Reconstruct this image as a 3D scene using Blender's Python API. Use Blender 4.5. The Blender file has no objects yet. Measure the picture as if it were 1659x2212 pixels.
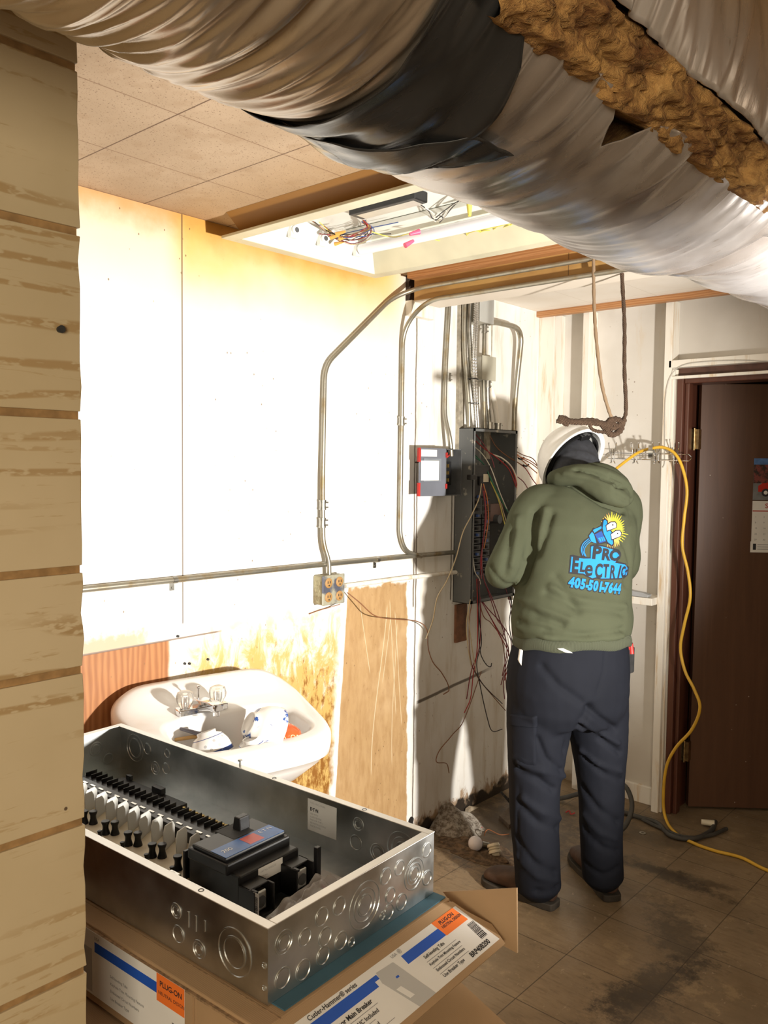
import bpy, bmesh, math, random
import numpy as np
from mathutils import Vector, Matrix, noise
from mathutils.bvhtree import BVHTree
from bpy_extras.object_utils import world_to_camera_view

S = bpy.context.scene
COL = S.collection
PI = math.pi

# ------------------------------------------------------------------ camera
FPX, CX, CY = 1800.0, 829.5, 1106.0
YAW, PIT, ROL = [math.radians(v) for v in (41.52, 3.27, 0.65)]
CAM = Vector((2.2, 0.0, 1.59))
FW = Vector((-math.sin(YAW) * math.cos(PIT), math.cos(YAW) * math.cos(PIT), -math.sin(PIT)))
_r = Vector((math.cos(YAW), math.sin(YAW), 0)); _u = _r.cross(FW)
RT = _r * math.cos(ROL) + _u * math.sin(ROL)
UP = -_r * math.sin(ROL) + _u * math.cos(ROL)
cd = bpy.data.cameras.new('camera'); cam = bpy.data.objects.new('camera', cd); COL.objects.link(cam)
cd.sensor_fit = 'HORIZONTAL'; cd.sensor_width = 36.0; cd.lens = 36.0 * FPX / 1659.0
cd.clip_start = 0.02
mw = Matrix((RT, UP, -FW)).transposed().to_4x4(); mw.translation = CAM
cam.matrix_world = mw
S.camera = cam

# ------------------------------------------------------------------ light, world, exposure
S.view_settings.view_transform = 'Standard'; S.view_settings.look = 'None'
S.view_settings.exposure = 0.0; S.view_settings.gamma = 1.0
S.view_settings.use_curve_mapping = False
W = bpy.data.worlds.new('world'); S.world = W; W.use_nodes = True
W.node_tree.nodes['Background'].inputs[0].default_value = (1.0, 0.86, 0.68, 1)
W.node_tree.nodes['Background'].inputs[1].default_value = 0.05

def area_light(name, loc, aim, power, sx, sy, col, spread=PI):
    ld = bpy.data.lights.new(name, 'AREA'); ld.shape = 'RECTANGLE'; ld.size = sx; ld.size_y = sy
    ld.energy = power; ld.color = col; ld.spread = spread
    o = bpy.data.objects.new(name, ld); COL.objects.link(o); o.location = loc
    o.rotation_euler = (Vector(aim) - Vector(loc)).to_track_quat('-Z', 'Y').to_euler()
    return o
# the portable work light standing right of the photographer, aimed at the wall
ld = bpy.data.lights.new('work_light', 'SPOT'); ld.energy = 520; ld.color = (1.0, 0.955, 0.885)
ld.spot_size = math.radians(88); ld.spot_blend = 0.5; ld.shadow_soft_size = 0.055
wl_ = bpy.data.objects.new('work_light', ld); COL.objects.link(wl_); wl_.location = (2.72, 1.72, 1.2)
wl_.rotation_euler = Vector((-1, 0.13, 0.15)).to_track_quat('-Z', 'Y').to_euler()
# unseen soft fills added for the general room light, one behind the photographer
area_light('room_fill', (3.0, -1.1, 1.55), (1.4, 0.8, 1.2), 40, 0.9, 0.7, (1.0, 0.87, 0.66))
area_light('far_room_fill', (3.6, 2.9, 2.3), (3.2, 2.9, 0.0), 5, 0.6, 0.3, (1.0, 0.82, 0.6))

# ------------------------------------------------------------------ helpers
def ray(px, py): return FW + RT * ((px - CX) / FPX) - UP * ((py - CY) / FPX)
def at(px, py, ax, v):
    d = ray(px, py); return CAM + d * ((v - CAM[ax]) / d[ax])
def dep(px, py, z): return CAM + ray(px, py) * z
def onpl(px, py, n, p0):
    d = ray(px, py); n = Vector(n); return CAM + d * ((Vector(p0) - CAM).dot(n) / d.dot(n))

class NT:
    def __init__(s, name):
        s.m = bpy.data.materials.new(name); s.m.use_nodes = True; s.t = s.m.node_tree
        s.b = s.t.nodes['Principled BSDF']; s._g = None
    def n(s, typ, ins=None, **kw):
        nd = s.t.nodes.new(typ)
        for k, v in kw.items(): setattr(nd, k, v)
        for k, v in (ins or {}).items(): s.put(nd.inputs[k], v)
        return nd
    def put(s, sock, v):
        if hasattr(v, 'is_linked'): s.t.links.new(v, sock)
        else:
            if isinstance(v, tuple) and len(v) == 3 and sock.type == 'RGBA': v = v + (1,)
            sock.default_value = v
    def pos(s):
        if s._g is None: s._g = s.n('ShaderNodeTexCoord').outputs['Object']
        return s._g
    def xyz(s, v=None):
        q = s.n('ShaderNodeSeparateXYZ', {0: v or s.pos()}); return q.outputs[0], q.outputs[1], q.outputs[2]
    def scale(s, sc, v=None, rot=(0, 0, 0), loc=(0, 0, 0)):
        return s.n('ShaderNodeMapping', {0: v or s.pos(), 1: loc, 2: rot, 3: sc}).outputs[0]
    def noise(s, sc=5, det=3, v=None, rough=.55, dist=0, col=False):
        q = s.n('ShaderNodeTexNoise', {'Vector': v or s.pos(), 'Scale': sc, 'Detail': det, 'Roughness': rough, 'Distortion': dist})
        return q.outputs['Color' if col else 'Fac']
    def voro(s, sc=5, v=None, feat='F1', out='Distance', rnd=1.0):
        return s.n('ShaderNodeTexVoronoi', {'Vector': v or s.pos(), 'Scale': sc, 'Randomness': rnd}, feature=feat).outputs[out]
    def wave(s, sc, dist, det=2, v=None, dirn='Z', typ='BANDS', ds=1.0):
        kw = dict(wave_type=typ); kw['bands_direction' if typ == 'BANDS' else 'rings_direction'] = dirn
        return s.n('ShaderNodeTexWave', {'Vector': v or s.pos(), 'Scale': sc, 'Distortion': dist, 'Detail': det, 'Detail Scale': ds}, **kw).outputs['Fac']
    def ma(s, op, a, b=0.0, c=0.0):
        q = s.n('ShaderNodeMath', operation=op); s.put(q.inputs[0], a); s.put(q.inputs[1], b); s.put(q.inputs[2], c); return q.outputs[0]
    def sm(s, v, a, b, lo=0.0, hi=1.0):
        if a > b: a, b, lo, hi = b, a, hi, lo
        return s.n('ShaderNodeMapRange', {0: v, 1: a, 2: b, 3: lo, 4: hi}, interpolation_type='SMOOTHSTEP').outputs[0]
    def mul(s, *a):
        r = a[0]
        for b in a[1:]: r = s.ma('MULTIPLY', r, b)
        return r
    def mix(s, f, a, b, mode='MIX'):
        q = s.n('ShaderNodeMix', data_type='RGBA', blend_type=mode)
        s.put(q.inputs[0], f); s.put(q.inputs[6], a); s.put(q.inputs[7], b); return q.outputs[2]
    def line(s, v, c, w, wob=None):
        if wob is not None: v = s.ma('ADD', v, wob)
        return s.sm(s.ma('ABSOLUTE', s.ma('SUBTRACT', v, c)), w, w * .4)
    def out(s, col=None, rough=None, metal=None, bump=None, bstr=.3, bdist=.002, **kw):
        b = s.b
        if col is not None: s.put(b.inputs['Base Color'], col)
        if rough is not None: s.put(b.inputs['Roughness'], rough)
        if metal is not None: s.put(b.inputs['Metallic'], metal)
        if bump is not None:
            q = s.n('ShaderNodeBump', {'Strength': bstr, 'Distance': bdist, 'Height': bump}); s.t.links.new(q.outputs[0], b.inputs['Normal'])
        for k, v in kw.items(): s.put(b.inputs[k], v)
        return s.m

def mat(name, col, rough=.5, metal=0., var=.15, vs=8., bump=0., bs=60., **kw):
    t = NT(name); n = t.noise(vs, 3)
    dark = tuple(c * (1 - var) for c in col); lite = tuple(min(1, c * (1 + var * .6)) for c in col)
    c = t.mix(t.sm(n, .3, .7), dark, lite)
    return t.out(c, rough, metal, t.noise(bs, 3) if bump else None, bump, **kw)

class MB:
    def __init__(s): s.bm = bmesh.new()
    def box(s, a, b, M=None):
        vs = [s.bm.verts.new(Vector((x, y, z))) for x in (a[0], b[0]) for y in (a[1], b[1]) for z in (a[2], b[2])]
        for f in ((0, 1, 3, 2), (4, 6, 7, 5), (0, 4, 5, 1), (2, 3, 7, 6), (0, 2, 6, 4), (1, 5, 7, 3)):
            s.bm.faces.new([vs[i] for i in f])
        if M is not None:
            for v in vs: v.co = M @ v.co
        return s
    def cbox(s, c, sz, M=None):
        return s.box([c[i] - sz[i] / 2 for i in range(3)], [c[i] + sz[i] / 2 for i in range(3)], M)
    def rings(s, rings, closed=True, cap0=True, cap1=True):
        R = [[s.bm.verts.new(p) for p in r] for r in rings]
        n = len(R[0])
        for a, b in zip(R[:-1], R[1:]):
            for i in range(n if closed else n - 1):
                j = (i + 1) % n; s.bm.faces.new((a[i], a[j], b[j], b[i]))
        if closed and cap0: s.bm.faces.new(R[0][::-1])
        if closed and cap1: s.bm.faces.new(R[-1])
        return s
    def cyl(s, p0, p1, r, r2=None, seg=16):
        p0, p1 = Vector(p0), Vector(p1); d = (p1 - p0).normalized()
        a = d.orthogonal().normalized(); b = d.cross(a); r2 = r if r2 is None else r2
        return s.rings([[p + (a * math.cos(2 * PI * i / seg) + b * math.sin(2 * PI * i / seg)) * q for i in range(seg)] for p, q in ((p0, r), (p1, r2))])
    def tube(s, pts, r, seg=8, sub=6, rr=None):
        P = smooth(pts, sub) if sub > 1 else [Vector(p) for p in pts]
        n = len(P); rad = [r] * n if not callable(r) else [r(i / (n - 1)) for i in range(n)]
        t0 = (P[1] - P[0]).normalized(); a = t0.orthogonal().normalized(); R = []
        for i in range(n):
            t = (P[min(i + 1, n - 1)] - P[max(i - 1, 0)])
            t = t.normalized() if t.length > 1e-9 else t0
            a = (a - t * a.dot(t)); a = a.normalized() if a.length > 1e-6 else t.orthogonal().normalized()
            b = t.cross(a)
            R.append([P[i] + (a * math.cos(2 * PI * k / seg) + b * math.sin(2 * PI * k / seg)) * rad[i] for k in range(seg)])
        return s.rings(R)
    def lathe(s, prof, M=None, seg=32, cap=True):
        M = M or Matrix()
        return s.rings([[M @ Vector((r * math.cos(2 * PI * i / seg), r * math.sin(2 * PI * i / seg), z)) for i in range(seg)] for r, z in prof], cap0=cap, cap1=cap)
    def ell(s, c, rad, M=None, seg=20, ring=12):
        M = M or Matrix(); c = Vector(c)
        R = []
        for j in range(ring + 1):
            ph = -PI / 2 + PI * min(max(j, .04), ring - .04) / ring
            R.append([M @ Vector((c.x + rad[0] * math.cos(ph) * math.cos(2 * PI * i / seg), c.y + rad[1] * math.cos(ph) * math.sin(2 * PI * i / seg), c.z + rad[2] * math.sin(ph))) for i in range(seg)])
        return s.rings(R)
    def prism(s, poly, z0, z1, M=None):
        M = M or Matrix()
        return s.rings([[M @ Vector((p[0], p[1], z)) for p in poly] for z in (z0, z1)])
    def grid(s, f, nu, nv):
        R = [[f(i / nu, j / nv) for i in range(nu + 1)] for j in range(nv + 1)]
        return s.rings(R, closed=False)
    def quad(s, *p):
        s.bm.faces.new([s.bm.verts.new(Vector(q)) for q in p]); return s
    def build(s, name, m, parent=None, smooth=True, bevel=0, solid=0, bseg=2):
        bmesh.ops.recalc_face_normals(s.bm, faces=s.bm.faces[:])
        me = bpy.data.meshes.new(name); s.bm.to_mesh(me); s.bm.free()
        return link(name, me, m, parent, smooth, bevel, solid, bseg)

def link(name, me, m, parent=None, smooth=True, bevel=0, solid=0, bseg=2):
    o = bpy.data.objects.new(name, me); COL.objects.link(o)
    if not me.materials: me.materials.append(m)
    if smooth:
        try: me.shade_smooth()
        except Exception:
            for p in me.polygons: p.use_smooth = True
        if smooth != 'all':
            try: me.set_sharp_from_angle(angle=math.radians(38))
            except Exception: pass
    if solid:
        q = o.modifiers.new('solid', 'SOLIDIFY'); q.thickness = solid; q.offset = 0
    if bevel:
        q = o.modifiers.new('bevel', 'BEVEL'); q.width = bevel; q.segments = bseg; q.limit_method = 'ANGLE'; q.angle_limit = math.radians(40)
    if parent is not None:
        o.parent = parent
        if parent.type == 'EMPTY': o.matrix_parent_inverse = Matrix.Translation(parent.location).inverted()
    return o

def smooth(pts, sub):
    P = [Vector(p) for p in pts]
    if len(P) < 3:
        return [P[0].lerp(P[1], i / sub) for i in range(sub + 1)]
    Q = [P[0] * 2 - P[1]] + P + [P[-1] * 2 - P[-2]]; out = []
    for i in range(1, len(Q) - 2):
        p0, p1, p2, p3 = Q[i - 1:i + 3]
        # centripetal-like limit on tangents so that long spans do not overshoot
        L = (p2 - p1).length
        m1 = (p2 - p0); m2 = (p3 - p1)
        if m1.length > 1e-9: m1 = m1.normalized() * min(L, (p1 - p0).length, ) if False else m1.normalized() * L
        if m2.length > 1e-9: m2 = m2.normalized() * L
        for k in range(sub):
            t = k / sub; t2 = t * t; t3 = t2 * t
            out.append(p1 * (2 * t3 - 3 * t2 + 1) + m1 * (t3 - 2 * t2 + t) + p2 * (-2 * t3 + 3 * t2) + m2 * (t3 - t2))
    out.append(P[-1]); return out

def fillet(pts, rads, n=6):
    """polyline with rounded corners, as bent conduit"""
    P = [Vector(p) for p in pts]; out = [P[0]]
    for i in range(1, len(P) - 1):
        r = rads if not isinstance(rads, (list, tuple)) else rads[i - 1]
        a = (P[i - 1] - P[i]); b = (P[i + 1] - P[i]); r = min(r, a.length * .49, b.length * .49)
        A = P[i] + a.normalized() * r; B = P[i] + b.normalized() * r
        for k in range(n + 1):
            t = k / n; out.append(A * (1 - t) ** 2 + P[i] * 2 * t * (1 - t) + B * t * t)
    out.append(P[-1]); return out

def thing(name, label, cat, loc=(0, 0, 0), group=None):
    o = bpy.data.objects.new(name, None); COL.objects.link(o); o.location = loc; o.empty_display_size = .05
    o['label'] = label; o['category'] = cat
    if group: o['group'] = group
    return o
def tag(o, label, cat, group=None, kind=None):
    o['label'] = label; o['category'] = cat
    if group: o['group'] = group
    if kind: o['kind'] = kind
    return o
def struct(o): o['kind'] = 'structure'; return o

FONT = None
def text_mesh(s, size, bold=0.0, align='LEFT', sx=1.0, shear=0.0):
    cu = bpy.data.curves.new('txt', 'FONT'); cu.body = s; cu.size = size; cu.offset = bold; cu.align_x = align
    cu.resolution_u = 3; cu.shear = shear
    o = bpy.data.objects.new('txt', cu); COL.objects.link(o)
    dg = bpy.context.evaluated_depsgraph_get(); dg.update()
    me = bpy.data.meshes.new_from_object(o.evaluated_get(dg)); bpy.data.objects.remove(o)
    if sx != 1:
        for v in me.vertices: v.co.x *= sx
    return me
def text(s, size, M, m, name='lettering', parent=None, bold=0.0, align='LEFT', sx=1.0, lift=.0004):
    me = text_mesh(s, size, bold, align, sx); me.materials.clear(); me.materials.append(m)
    me.transform(M @ Matrix.Translation((0, 0, lift)))
    return link(name, me, m, parent, smooth=False)

def frame(o, x, y):
    """matrix whose x,y run along the given directions"""
    x = Vector(x).normalized(); y = Vector(y); z = x.cross(y).normalized(); y = z.cross(x)
    M = Matrix((x, y, z)).transposed().to_4x4(); M.translation = Vector(o); return M

def remesh(bm, voxel, smooth_it=3):
    me = bpy.data.meshes.new('t'); bmesh.ops.recalc_face_normals(bm, faces=bm.faces[:]); bm.to_mesh(me); bm.free()
    o = bpy.data.objects.new('t', me); COL.objects.link(o)
    q = o.modifiers.new('r', 'REMESH'); q.mode = 'VOXEL'; q.voxel_size = voxel
    if smooth_it:
        q = o.modifiers.new('s', 'SMOOTH'); q.factor = .6; q.iterations = smooth_it
    dg = bpy.context.evaluated_depsgraph_get(); dg.update()
    out = bpy.data.meshes.new_from_object(o.evaluated_get(dg)); bpy.data.objects.remove(o)
    return out

# ------------------------------------------------------------------ common materials
M_galv = NT('galvanised_steel'); _n = M_galv.noise(9, 4, M_galv.scale((1, 1, 1)), .6)
M_galv = M_galv.out(M_galv.mix(M_galv.sm(_n, .35, .7), (.50, .53, .53), (.68, .70, .70)), M_galv.sm(_n, .2, .8, .27, .42), 1.0)
M_zinc = mat('zinc_plated', (.46, .45, .41), .33, 1.0, .25, 30)
M_cond = NT('conduit_steel'); _n = M_cond.noise(14, 4)
M_cond = M_cond.out(M_cond.mix(M_cond.sm(_n, .45, .72), (.38, .36, .30), (.27, .20, .10)), .36, M_cond.sm(_n, .4, .8, .85, .5))
M_flex = mat('flex_metal', (.66, .65, .62), .35, 1.0, .1)
M_grey = NT('grey_enamel'); _n = M_grey.noise(25, 4)
M_grey = M_grey.out(M_grey.mix(M_grey.sm(_n, .62, .72), (.115, .12, .12), (.38, .36, .30)), .42)
M_greyd = mat('dark_grey_enamel', (.085, .088, .092), .5, 0, .25, 20)
M_beigebox = mat('beige_painted_box', (.50, .47, .39), .6, 0, .15, 25)
M_black = mat('black_plastic', (.012, .012, .013), .38, 0, .3, 30)
M_blackm = mat('black_rubber', (.03, .03, .03), .7, 0, .3, 30)
M_white = mat('white_plastic', (.80, .79, .76), .4, 0, .06)
M_frost = mat('frosted_plastic', (.62, .62, .58), .45, 0, .08)
M_cream = mat('cream_plastic', (.70, .63, .48), .45, 0, .08)
M_paper = mat('paper', (.80, .79, .76), .75, 0, .05)
M_labelgrey = mat('label_grey', (.50, .50, .49), .7, 0, .05)
M_ink = mat('black_ink', (.02, .02, .025), .7)
M_inkg = mat('grey_ink', (.25, .25, .26), .7)
M_blue = mat('blue_ink', (.015, .10, .55), .6, 0, .05)
M_lblue = mat('light_blue_print', (.03, .27, .80), .6, 0, .05)
M_orange = mat('orange_ink', (.90, .20, .03), .6, 0, .05)
M_red = mat('red_enamel', (.45, .03, .025), .4, 0, .1)
M_brass = mat('brass', (.60, .42, .14), .3, 1.0, .2, 60)
M_alu = mat('aluminium', (.72, .71, .67), .35, 1.0, .1)
M_chrome = mat('chrome', (.75, .76, .78), .08, 1.0, .02)
M_card = NT('cardboard'); _n = M_card.noise(6, 4); _w = M_card.wave(120, .5, 1, dirn='Y')
M_card = M_card.out(M_card.mix(_n, (.34, .22, .115), (.44, .29, .16)), .8, 0, _w, .08)
M_cardedge = mat('cardboard_edge', (.30, .19, .10), .9, 0, .4, 120)
M_bluecard = mat('blue_sheet', (.045, .12, .17), .7, 0, .1)
M_rust = mat('rusty_steel', (.30, .15, .06), .7, .4, .5, 60)

def wire_mat(n, c): return mat(n, c, .38, 0, .12, 20)
M_wred = wire_mat('red_wire', (.38, .02, .02)); M_wblk = wire_mat('black_wire', (.015, .013, .015))
M_wwht = wire_mat('white_wire', (.72, .68, .58)); M_wgrn = wire_mat('green_wire', (.02, .14, .08))
M_wblu = wire_mat('blue_wire', (.05, .10, .30)); M_wbrn = wire_mat('brown_wire', (.24, .10, .045))
M_wyel = wire_mat('yellow_wire', (.72, .62, .12)); M_wtan = wire_mat('tan_wire', (.55, .44, .27))
M_worg = wire_mat('orange_wire', (.60, .20, .07)); M_wmag = wire_mat('dark_red_wire', (.20, .02, .035))
# ------------------------------------------------------------------ room shell
# left wall
t = NT('left_wall_paint'); X_, Y_, Z_ = t.xyz()
n1 = t.noise(3.0, 4); n2 = t.noise(11, 5); n3 = t.noise(45, 4); nf = t.noise(130, 3)
wob = t.ma('MULTIPLY', t.ma('SUBTRACT', n2, .5), .09)
wobs = t.ma('MULTIPLY', t.ma('SUBTRACT', n2, .5), .012)
yy = t.ma('ADD', Y_, wob); zz = t.ma('ADD', Z_, wob)
white = t.mix(t.sm(n1, .35, .7), (.80, .77, .71), (.88, .87, .84))
# smoke-yellowed top of the sheet
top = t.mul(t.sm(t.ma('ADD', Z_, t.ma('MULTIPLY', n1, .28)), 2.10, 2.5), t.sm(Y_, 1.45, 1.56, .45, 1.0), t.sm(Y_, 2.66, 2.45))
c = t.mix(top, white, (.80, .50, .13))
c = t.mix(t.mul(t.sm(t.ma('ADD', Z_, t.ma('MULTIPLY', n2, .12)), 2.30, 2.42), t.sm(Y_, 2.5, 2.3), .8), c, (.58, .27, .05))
# drip-stained zone round the sink
streak = t.noise(9, 6, t.scale((1, 1.8, 1.0)), .7, .8)
inB = t.mul(t.sm(yy, 1.42, 1.62), t.sm(t.ma('SUBTRACT', yy, t.ma('MULTIPLY', Z_, .075)), 2.185, 2.145), t.sm(t.ma('ADD', zz, t.ma('MULTIPLY', n1, .15)), 1.22, 1.0))
low = t.sm(Z_, 1.15, .45)
y1 = t.mul(inB, t.sm(t.ma('ADD', streak, t.ma('MULTIPLY', low, .26)), .44, .66))
c = t.mix(t.mul(inB, .25), c, (.66, .50, .26))
c = t.mix(t.mul(y1, .9), c, (.60, .37, .075))
c = t.mix(t.mul(inB, t.sm(t.ma('ADD', t.noise(16, 6, t.scale((1, 2.2, .9)), .75), t.ma('MULTIPLY', low, .22)), .62, .78)), c, (.27, .11, .018))
# bare plywood beyond the stains
edgeL = t.ma('SUBTRACT', t.ma('ADD', Y_, t.ma('MULTIPLY', wobs, 1.2)), t.ma('ADD', 2.195, t.ma('MULTIPLY', Z_, .075)))      # slanting left edge
inC = t.mul(t.sm(edgeL, 0, .006), t.sm(t.ma('ADD', t.ma('ADD', Y_, t.ma('MULTIPLY', wob, .45)), t.ma('MULTIPLY', Z_, .02)), 2.66, 2.65), t.sm(zz, 1.115, 1.10))
gr = t.noise(14, 5, t.scale((1, 2.2, .6)), .65)
ply = t.mix(t.sm(gr, .35, .7), (.49, .315, .15), (.40, .24, .105))
ply = t.mix(t.mul(t.sm(t.noise(38, 4, t.scale((1, 1.6, .8)), .7), .62, .70), .55), ply, (.26, .13, .05))
ply = t.mix(t.mul(t.sm(n1, .55, .7), .4), ply, (.66, .47, .27))
def scratch(y0, k, amp, z0, z1, w=.0022):
    return t.mul(t.line(t.ma('ADD', t.ma('ADD', Y_, t.ma('MULTIPLY', Z_, k)), t.ma('MULTIPLY', t.ma('SINE', t.ma('MULTIPLY', Z_, 4.2)), amp)), y0, w), t.sm(Z_, z0, z0 + .03), t.sm(Z_, z1, z1 - .03))
scr = scratch(2.47, .0, .045, .34, 1.03, .003)
for a in ((2.60, .05, .03, .35, .95), (2.63, .10, .0, .55, 1.05), (2.72, .18, .02, .5, 1.0), (2.45, -.06, .03, .7, .98), (2.58, .22, .0, .75, 1.05)): scr = t.ma('ADD', scr, scratch(*a))
ply = t.mix(t.mul(t.ma('MINIMUM', scr, 1.0), .65), ply, (.78, .66, .46))
c = t.mix(inC, c, ply)
# bare orange-stained plywood strip left of the sink
inA = t.mul(t.sm(t.ma('ADD', Y_, t.ma('MULTIPLY', wobs, 1.5)), 1.49, 1.475), t.sm(Z_, 1.037, 1.033))
g2 = t.wave(3.2, 9, 3, t.scale((1, 5, .9)), 'Y')
c = t.mix(inA, c, t.mix(g2, (.33, .125, .04), (.46, .20, .07)))
fadeA = t.mul(t.sm(t.ma('ADD', Z_, t.ma('MULTIPLY', n3, .07)), 1.135, 1.10), t.sm(Z_, 1.036, 1.04), t.sm(t.ma('ADD', Y_, t.ma('MULTIPLY', n3, .1)), 1.50, 1.42))
c = t.mix(t.mul(fadeA, .8), c, (.55, .36, .20))
# boards beyond: dirty at the bottom, bare and rotten at the floor
inD = t.sm(Y_, 2.655, 2.665)
c = t.mix(t.mul(inD, t.sm(t.noise(7, 5, t.scale((1, 3, .5))), .48, .75), .5), c, (.52, .43, .30))
c = t.mix(t.mul(inD, t.sm(t.ma('ADD', Z_, t.ma('MULTIPLY', streak, .3)), .245, .20), .85), c, (.34, .20, .09))
c = t.mix(t.mul(inD, t.sm(t.ma('ADD', Z_, t.ma('MULTIPLY', n2, .22)), .17, .14)), c, (.03, .022, .016))
# seams, cracks, fly specks
for yc, za, zb in ((1.533, 1.085, 2.4), (2.675, 1.0, 2.26), (2.69, 0, 1.62), (2.935, 1.0, 1.5), (2.16, .0, -1)):
    c = t.mix(t.mul(t.line(Y_, yc, .0035 if yc < 2.6 else .006, wobs if yc > 2.6 else None), t.sm(Z_, za - .01, za), t.sm(Z_, zb + .01, zb), .85), c, (.10, .06, .03))
c = t.mix(t.mul(t.line(Z_, 1.036, .004), t.sm(Y_, 1.70, 1.66), .8), c, (.12, .06, .03))
c = t.mix(t.mul(t.line(Z_, 1.60, .0045), t.sm(Y_, 2.67, 2.68), t.sm(Y_, 2.93, 2.92)), c, (.06, .035, .02))
c = t.mix(t.mul(t.line(t.ma('ADD', Z_, t.ma('MULTIPLY', Y_, -.09)), .338, .010, t.ma('MULTIPLY', wobs, .6)), t.sm(Y_, 2.70, 2.72), t.sm(Y_, 3.30, 3.15), .85), c, (.07, .045, .025))
spk = t.mul(t.sm(t.voro(28, t.scale((1, 1, .7))), .085, .05), t.sm(t.noise(2.5, 2), .45, .6))
c = t.mix(t.mul(spk, .8), c, (.16, .09, .04))
c = t.mix(t.mul(t.sm(t.noise(70, 3, t.scale((1, 1, .35))), .70, .76), t.sm(Z_, 1.25, .9), .8), c, (.22, .11, .045))
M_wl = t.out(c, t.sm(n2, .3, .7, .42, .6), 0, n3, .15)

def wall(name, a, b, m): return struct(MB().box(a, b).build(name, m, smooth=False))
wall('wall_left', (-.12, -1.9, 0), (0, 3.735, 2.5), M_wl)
# brown wood block below the old panel
o = MB().box((0, 2.965, .80), (.012, 3.045, .97)).build('trim_1', mat('brown_wood_block', (.20, .085, .04), .7, 0, .35, 25), smooth=False); struct(o)

t = NT('back_wall_paint'); X_, Y_, Z_ = t.xyz(); n1 = t.noise(2.5, 4); n2 = t.noise(14, 5)
c = t.mix(t.sm(n1, .35, .7), (.62, .585, .53), (.73, .70, .65))
c = t.mix(t.mul(t.sm(t.noise(6, 5, t.scale((3, 1, .6)), .7), .58, .75), .35), c, (.58, .46, .31))
c = t.mix(t.mul(t.sm(t.voro(22), .09, .05), t.sm(t.noise(3, 2), .45, .6), .8), c, (.16, .10, .06))
c = t.mix(t.mul(t.sm(Z_, .75, .1), .45), c, (.50, .44, .34))
c = t.mix(t.mul(t.sm(t.ma('ADD', Z_, t.ma('MULTIPLY', n2, .15)), .14, .10), .8), c, (.30, .22, .13))
M_wb = t.out(c, .55, 0, n2, .15)
# back wall with the doorway X .715..1.53, Z 0..2.0
struct(MB().box((-.12, 3.735, 0), (.69, 3.86, 2.5)).box((.69, 3.735, 2.0), (1.56, 3.86, 2.5)).box((1.56, 3.735, 0), (4.3, 3.86, 2.5)).build('wall_back', M_wb, smooth=False))
M_plain = mat('plain_warm_wall', (.45, .37, .26), .7, 0, .1, 3)
wall('wall_right', (4.2, -1.9, 0), (4.3, 3.735, 2.5), M_plain)
wall('wall_front', (0, -2.0, 0), (4.2, -1.9, 2.5), M_plain)
# dim room behind the door
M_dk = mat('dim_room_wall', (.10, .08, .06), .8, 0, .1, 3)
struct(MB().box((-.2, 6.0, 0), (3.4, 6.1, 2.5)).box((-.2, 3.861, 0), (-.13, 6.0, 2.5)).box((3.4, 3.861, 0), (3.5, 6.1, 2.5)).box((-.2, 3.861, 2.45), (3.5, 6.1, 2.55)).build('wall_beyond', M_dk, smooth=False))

# studs, posts and trims on the back wall
M_stud = NT('painted_post'); _n = M_stud.noise(8, 5, M_stud.scale((4, 4, .4)), .65)
M_stud = M_stud.out(M_stud.mix(M_stud.sm(_n, .5, .75), (.80, .76, .68), (.62, .46, .28)), .55, 0, _n, .3)
struct(MB().box((0, 3.63, 0), (.086, 3.735, 2.335)).build('trim_2', M_stud, smooth=False, bevel=.002))
struct(MB().box((.229, 3.65, 0), (.263, 3.735, 2.335)).build('trim_3', M_stud, smooth=False, bevel=.002))
struct(MB().box((.634, 3.655, 0), (.668, 3.735, 2.335)).build('trim_4', M_stud, smooth=False, bevel=.002))
struct(MB().box((.668, 3.69, 0), (.6845, 3.735, 2.03)).build('trim_5', M_stud, smooth=False, bevel=.002))
struct(MB().box((.668, 3.672, 0), (.677, 3.69, 2.03)).build('trim_6', M_stud, smooth=False, bevel=.002))
struct(MB().box((.263, 3.715, 0), (.634, 3.735, .085)).build('baseboard_back', M_stud, smooth=False, bevel=.003))
M_redwood = NT('reddish_trim_wood'); _w = M_redwood.wave(4, 8, 3, M_redwood.scale((.6, 5, 8)), 'Z')
M_redwood = M_redwood.out(M_redwood.mix(_w, (.36, .155, .055), (.48, .24, .10)), .5)
struct(MB().box((-.0, 3.60, 2.322), (1.75, 3.64, 2.35)).build('trim_7', M_redwood, smooth=False, bevel=.003))
# header ledge over the door
struct(MB().box((.655, 3.655, 2.035), (1.62, 3.735, 2.068)).box((.667, 3.662, 1.985), (1.62, 3.68, 1.998)).build('trim_8', M_stud, smooth=False, bevel=.002))
struct(MB().box((.685, 3.70, 1.99), (1.60, 3.76, 2.035)).build('trim_9', mat('dark_header_wood', (.10, .045, .03), .6, 0, .3, 20), smooth=False))
# door frame
M_frame = NT('mahogany_frame'); _n = M_frame.noise(10, 4, M_frame.scale((6, 6, .5)))
M_frame = M_frame.out(M_frame.mix(_n, (.055, .018, .012), (.13, .045, .025)), .38)
struct(MB().box((.685, 3.68, 0), (.715, 3.86, 2.0)).box((.715, 3.70, 0), (.735, 3.745, 1.985)).box((.715, 3.69, 1.965), (1.56, 3.80, 2.0)).box((1.53, 3.68, 0), (1.56, 3.86, 2.0)).build('trim_10', M_frame, smooth=False, bevel=.004))
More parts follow.
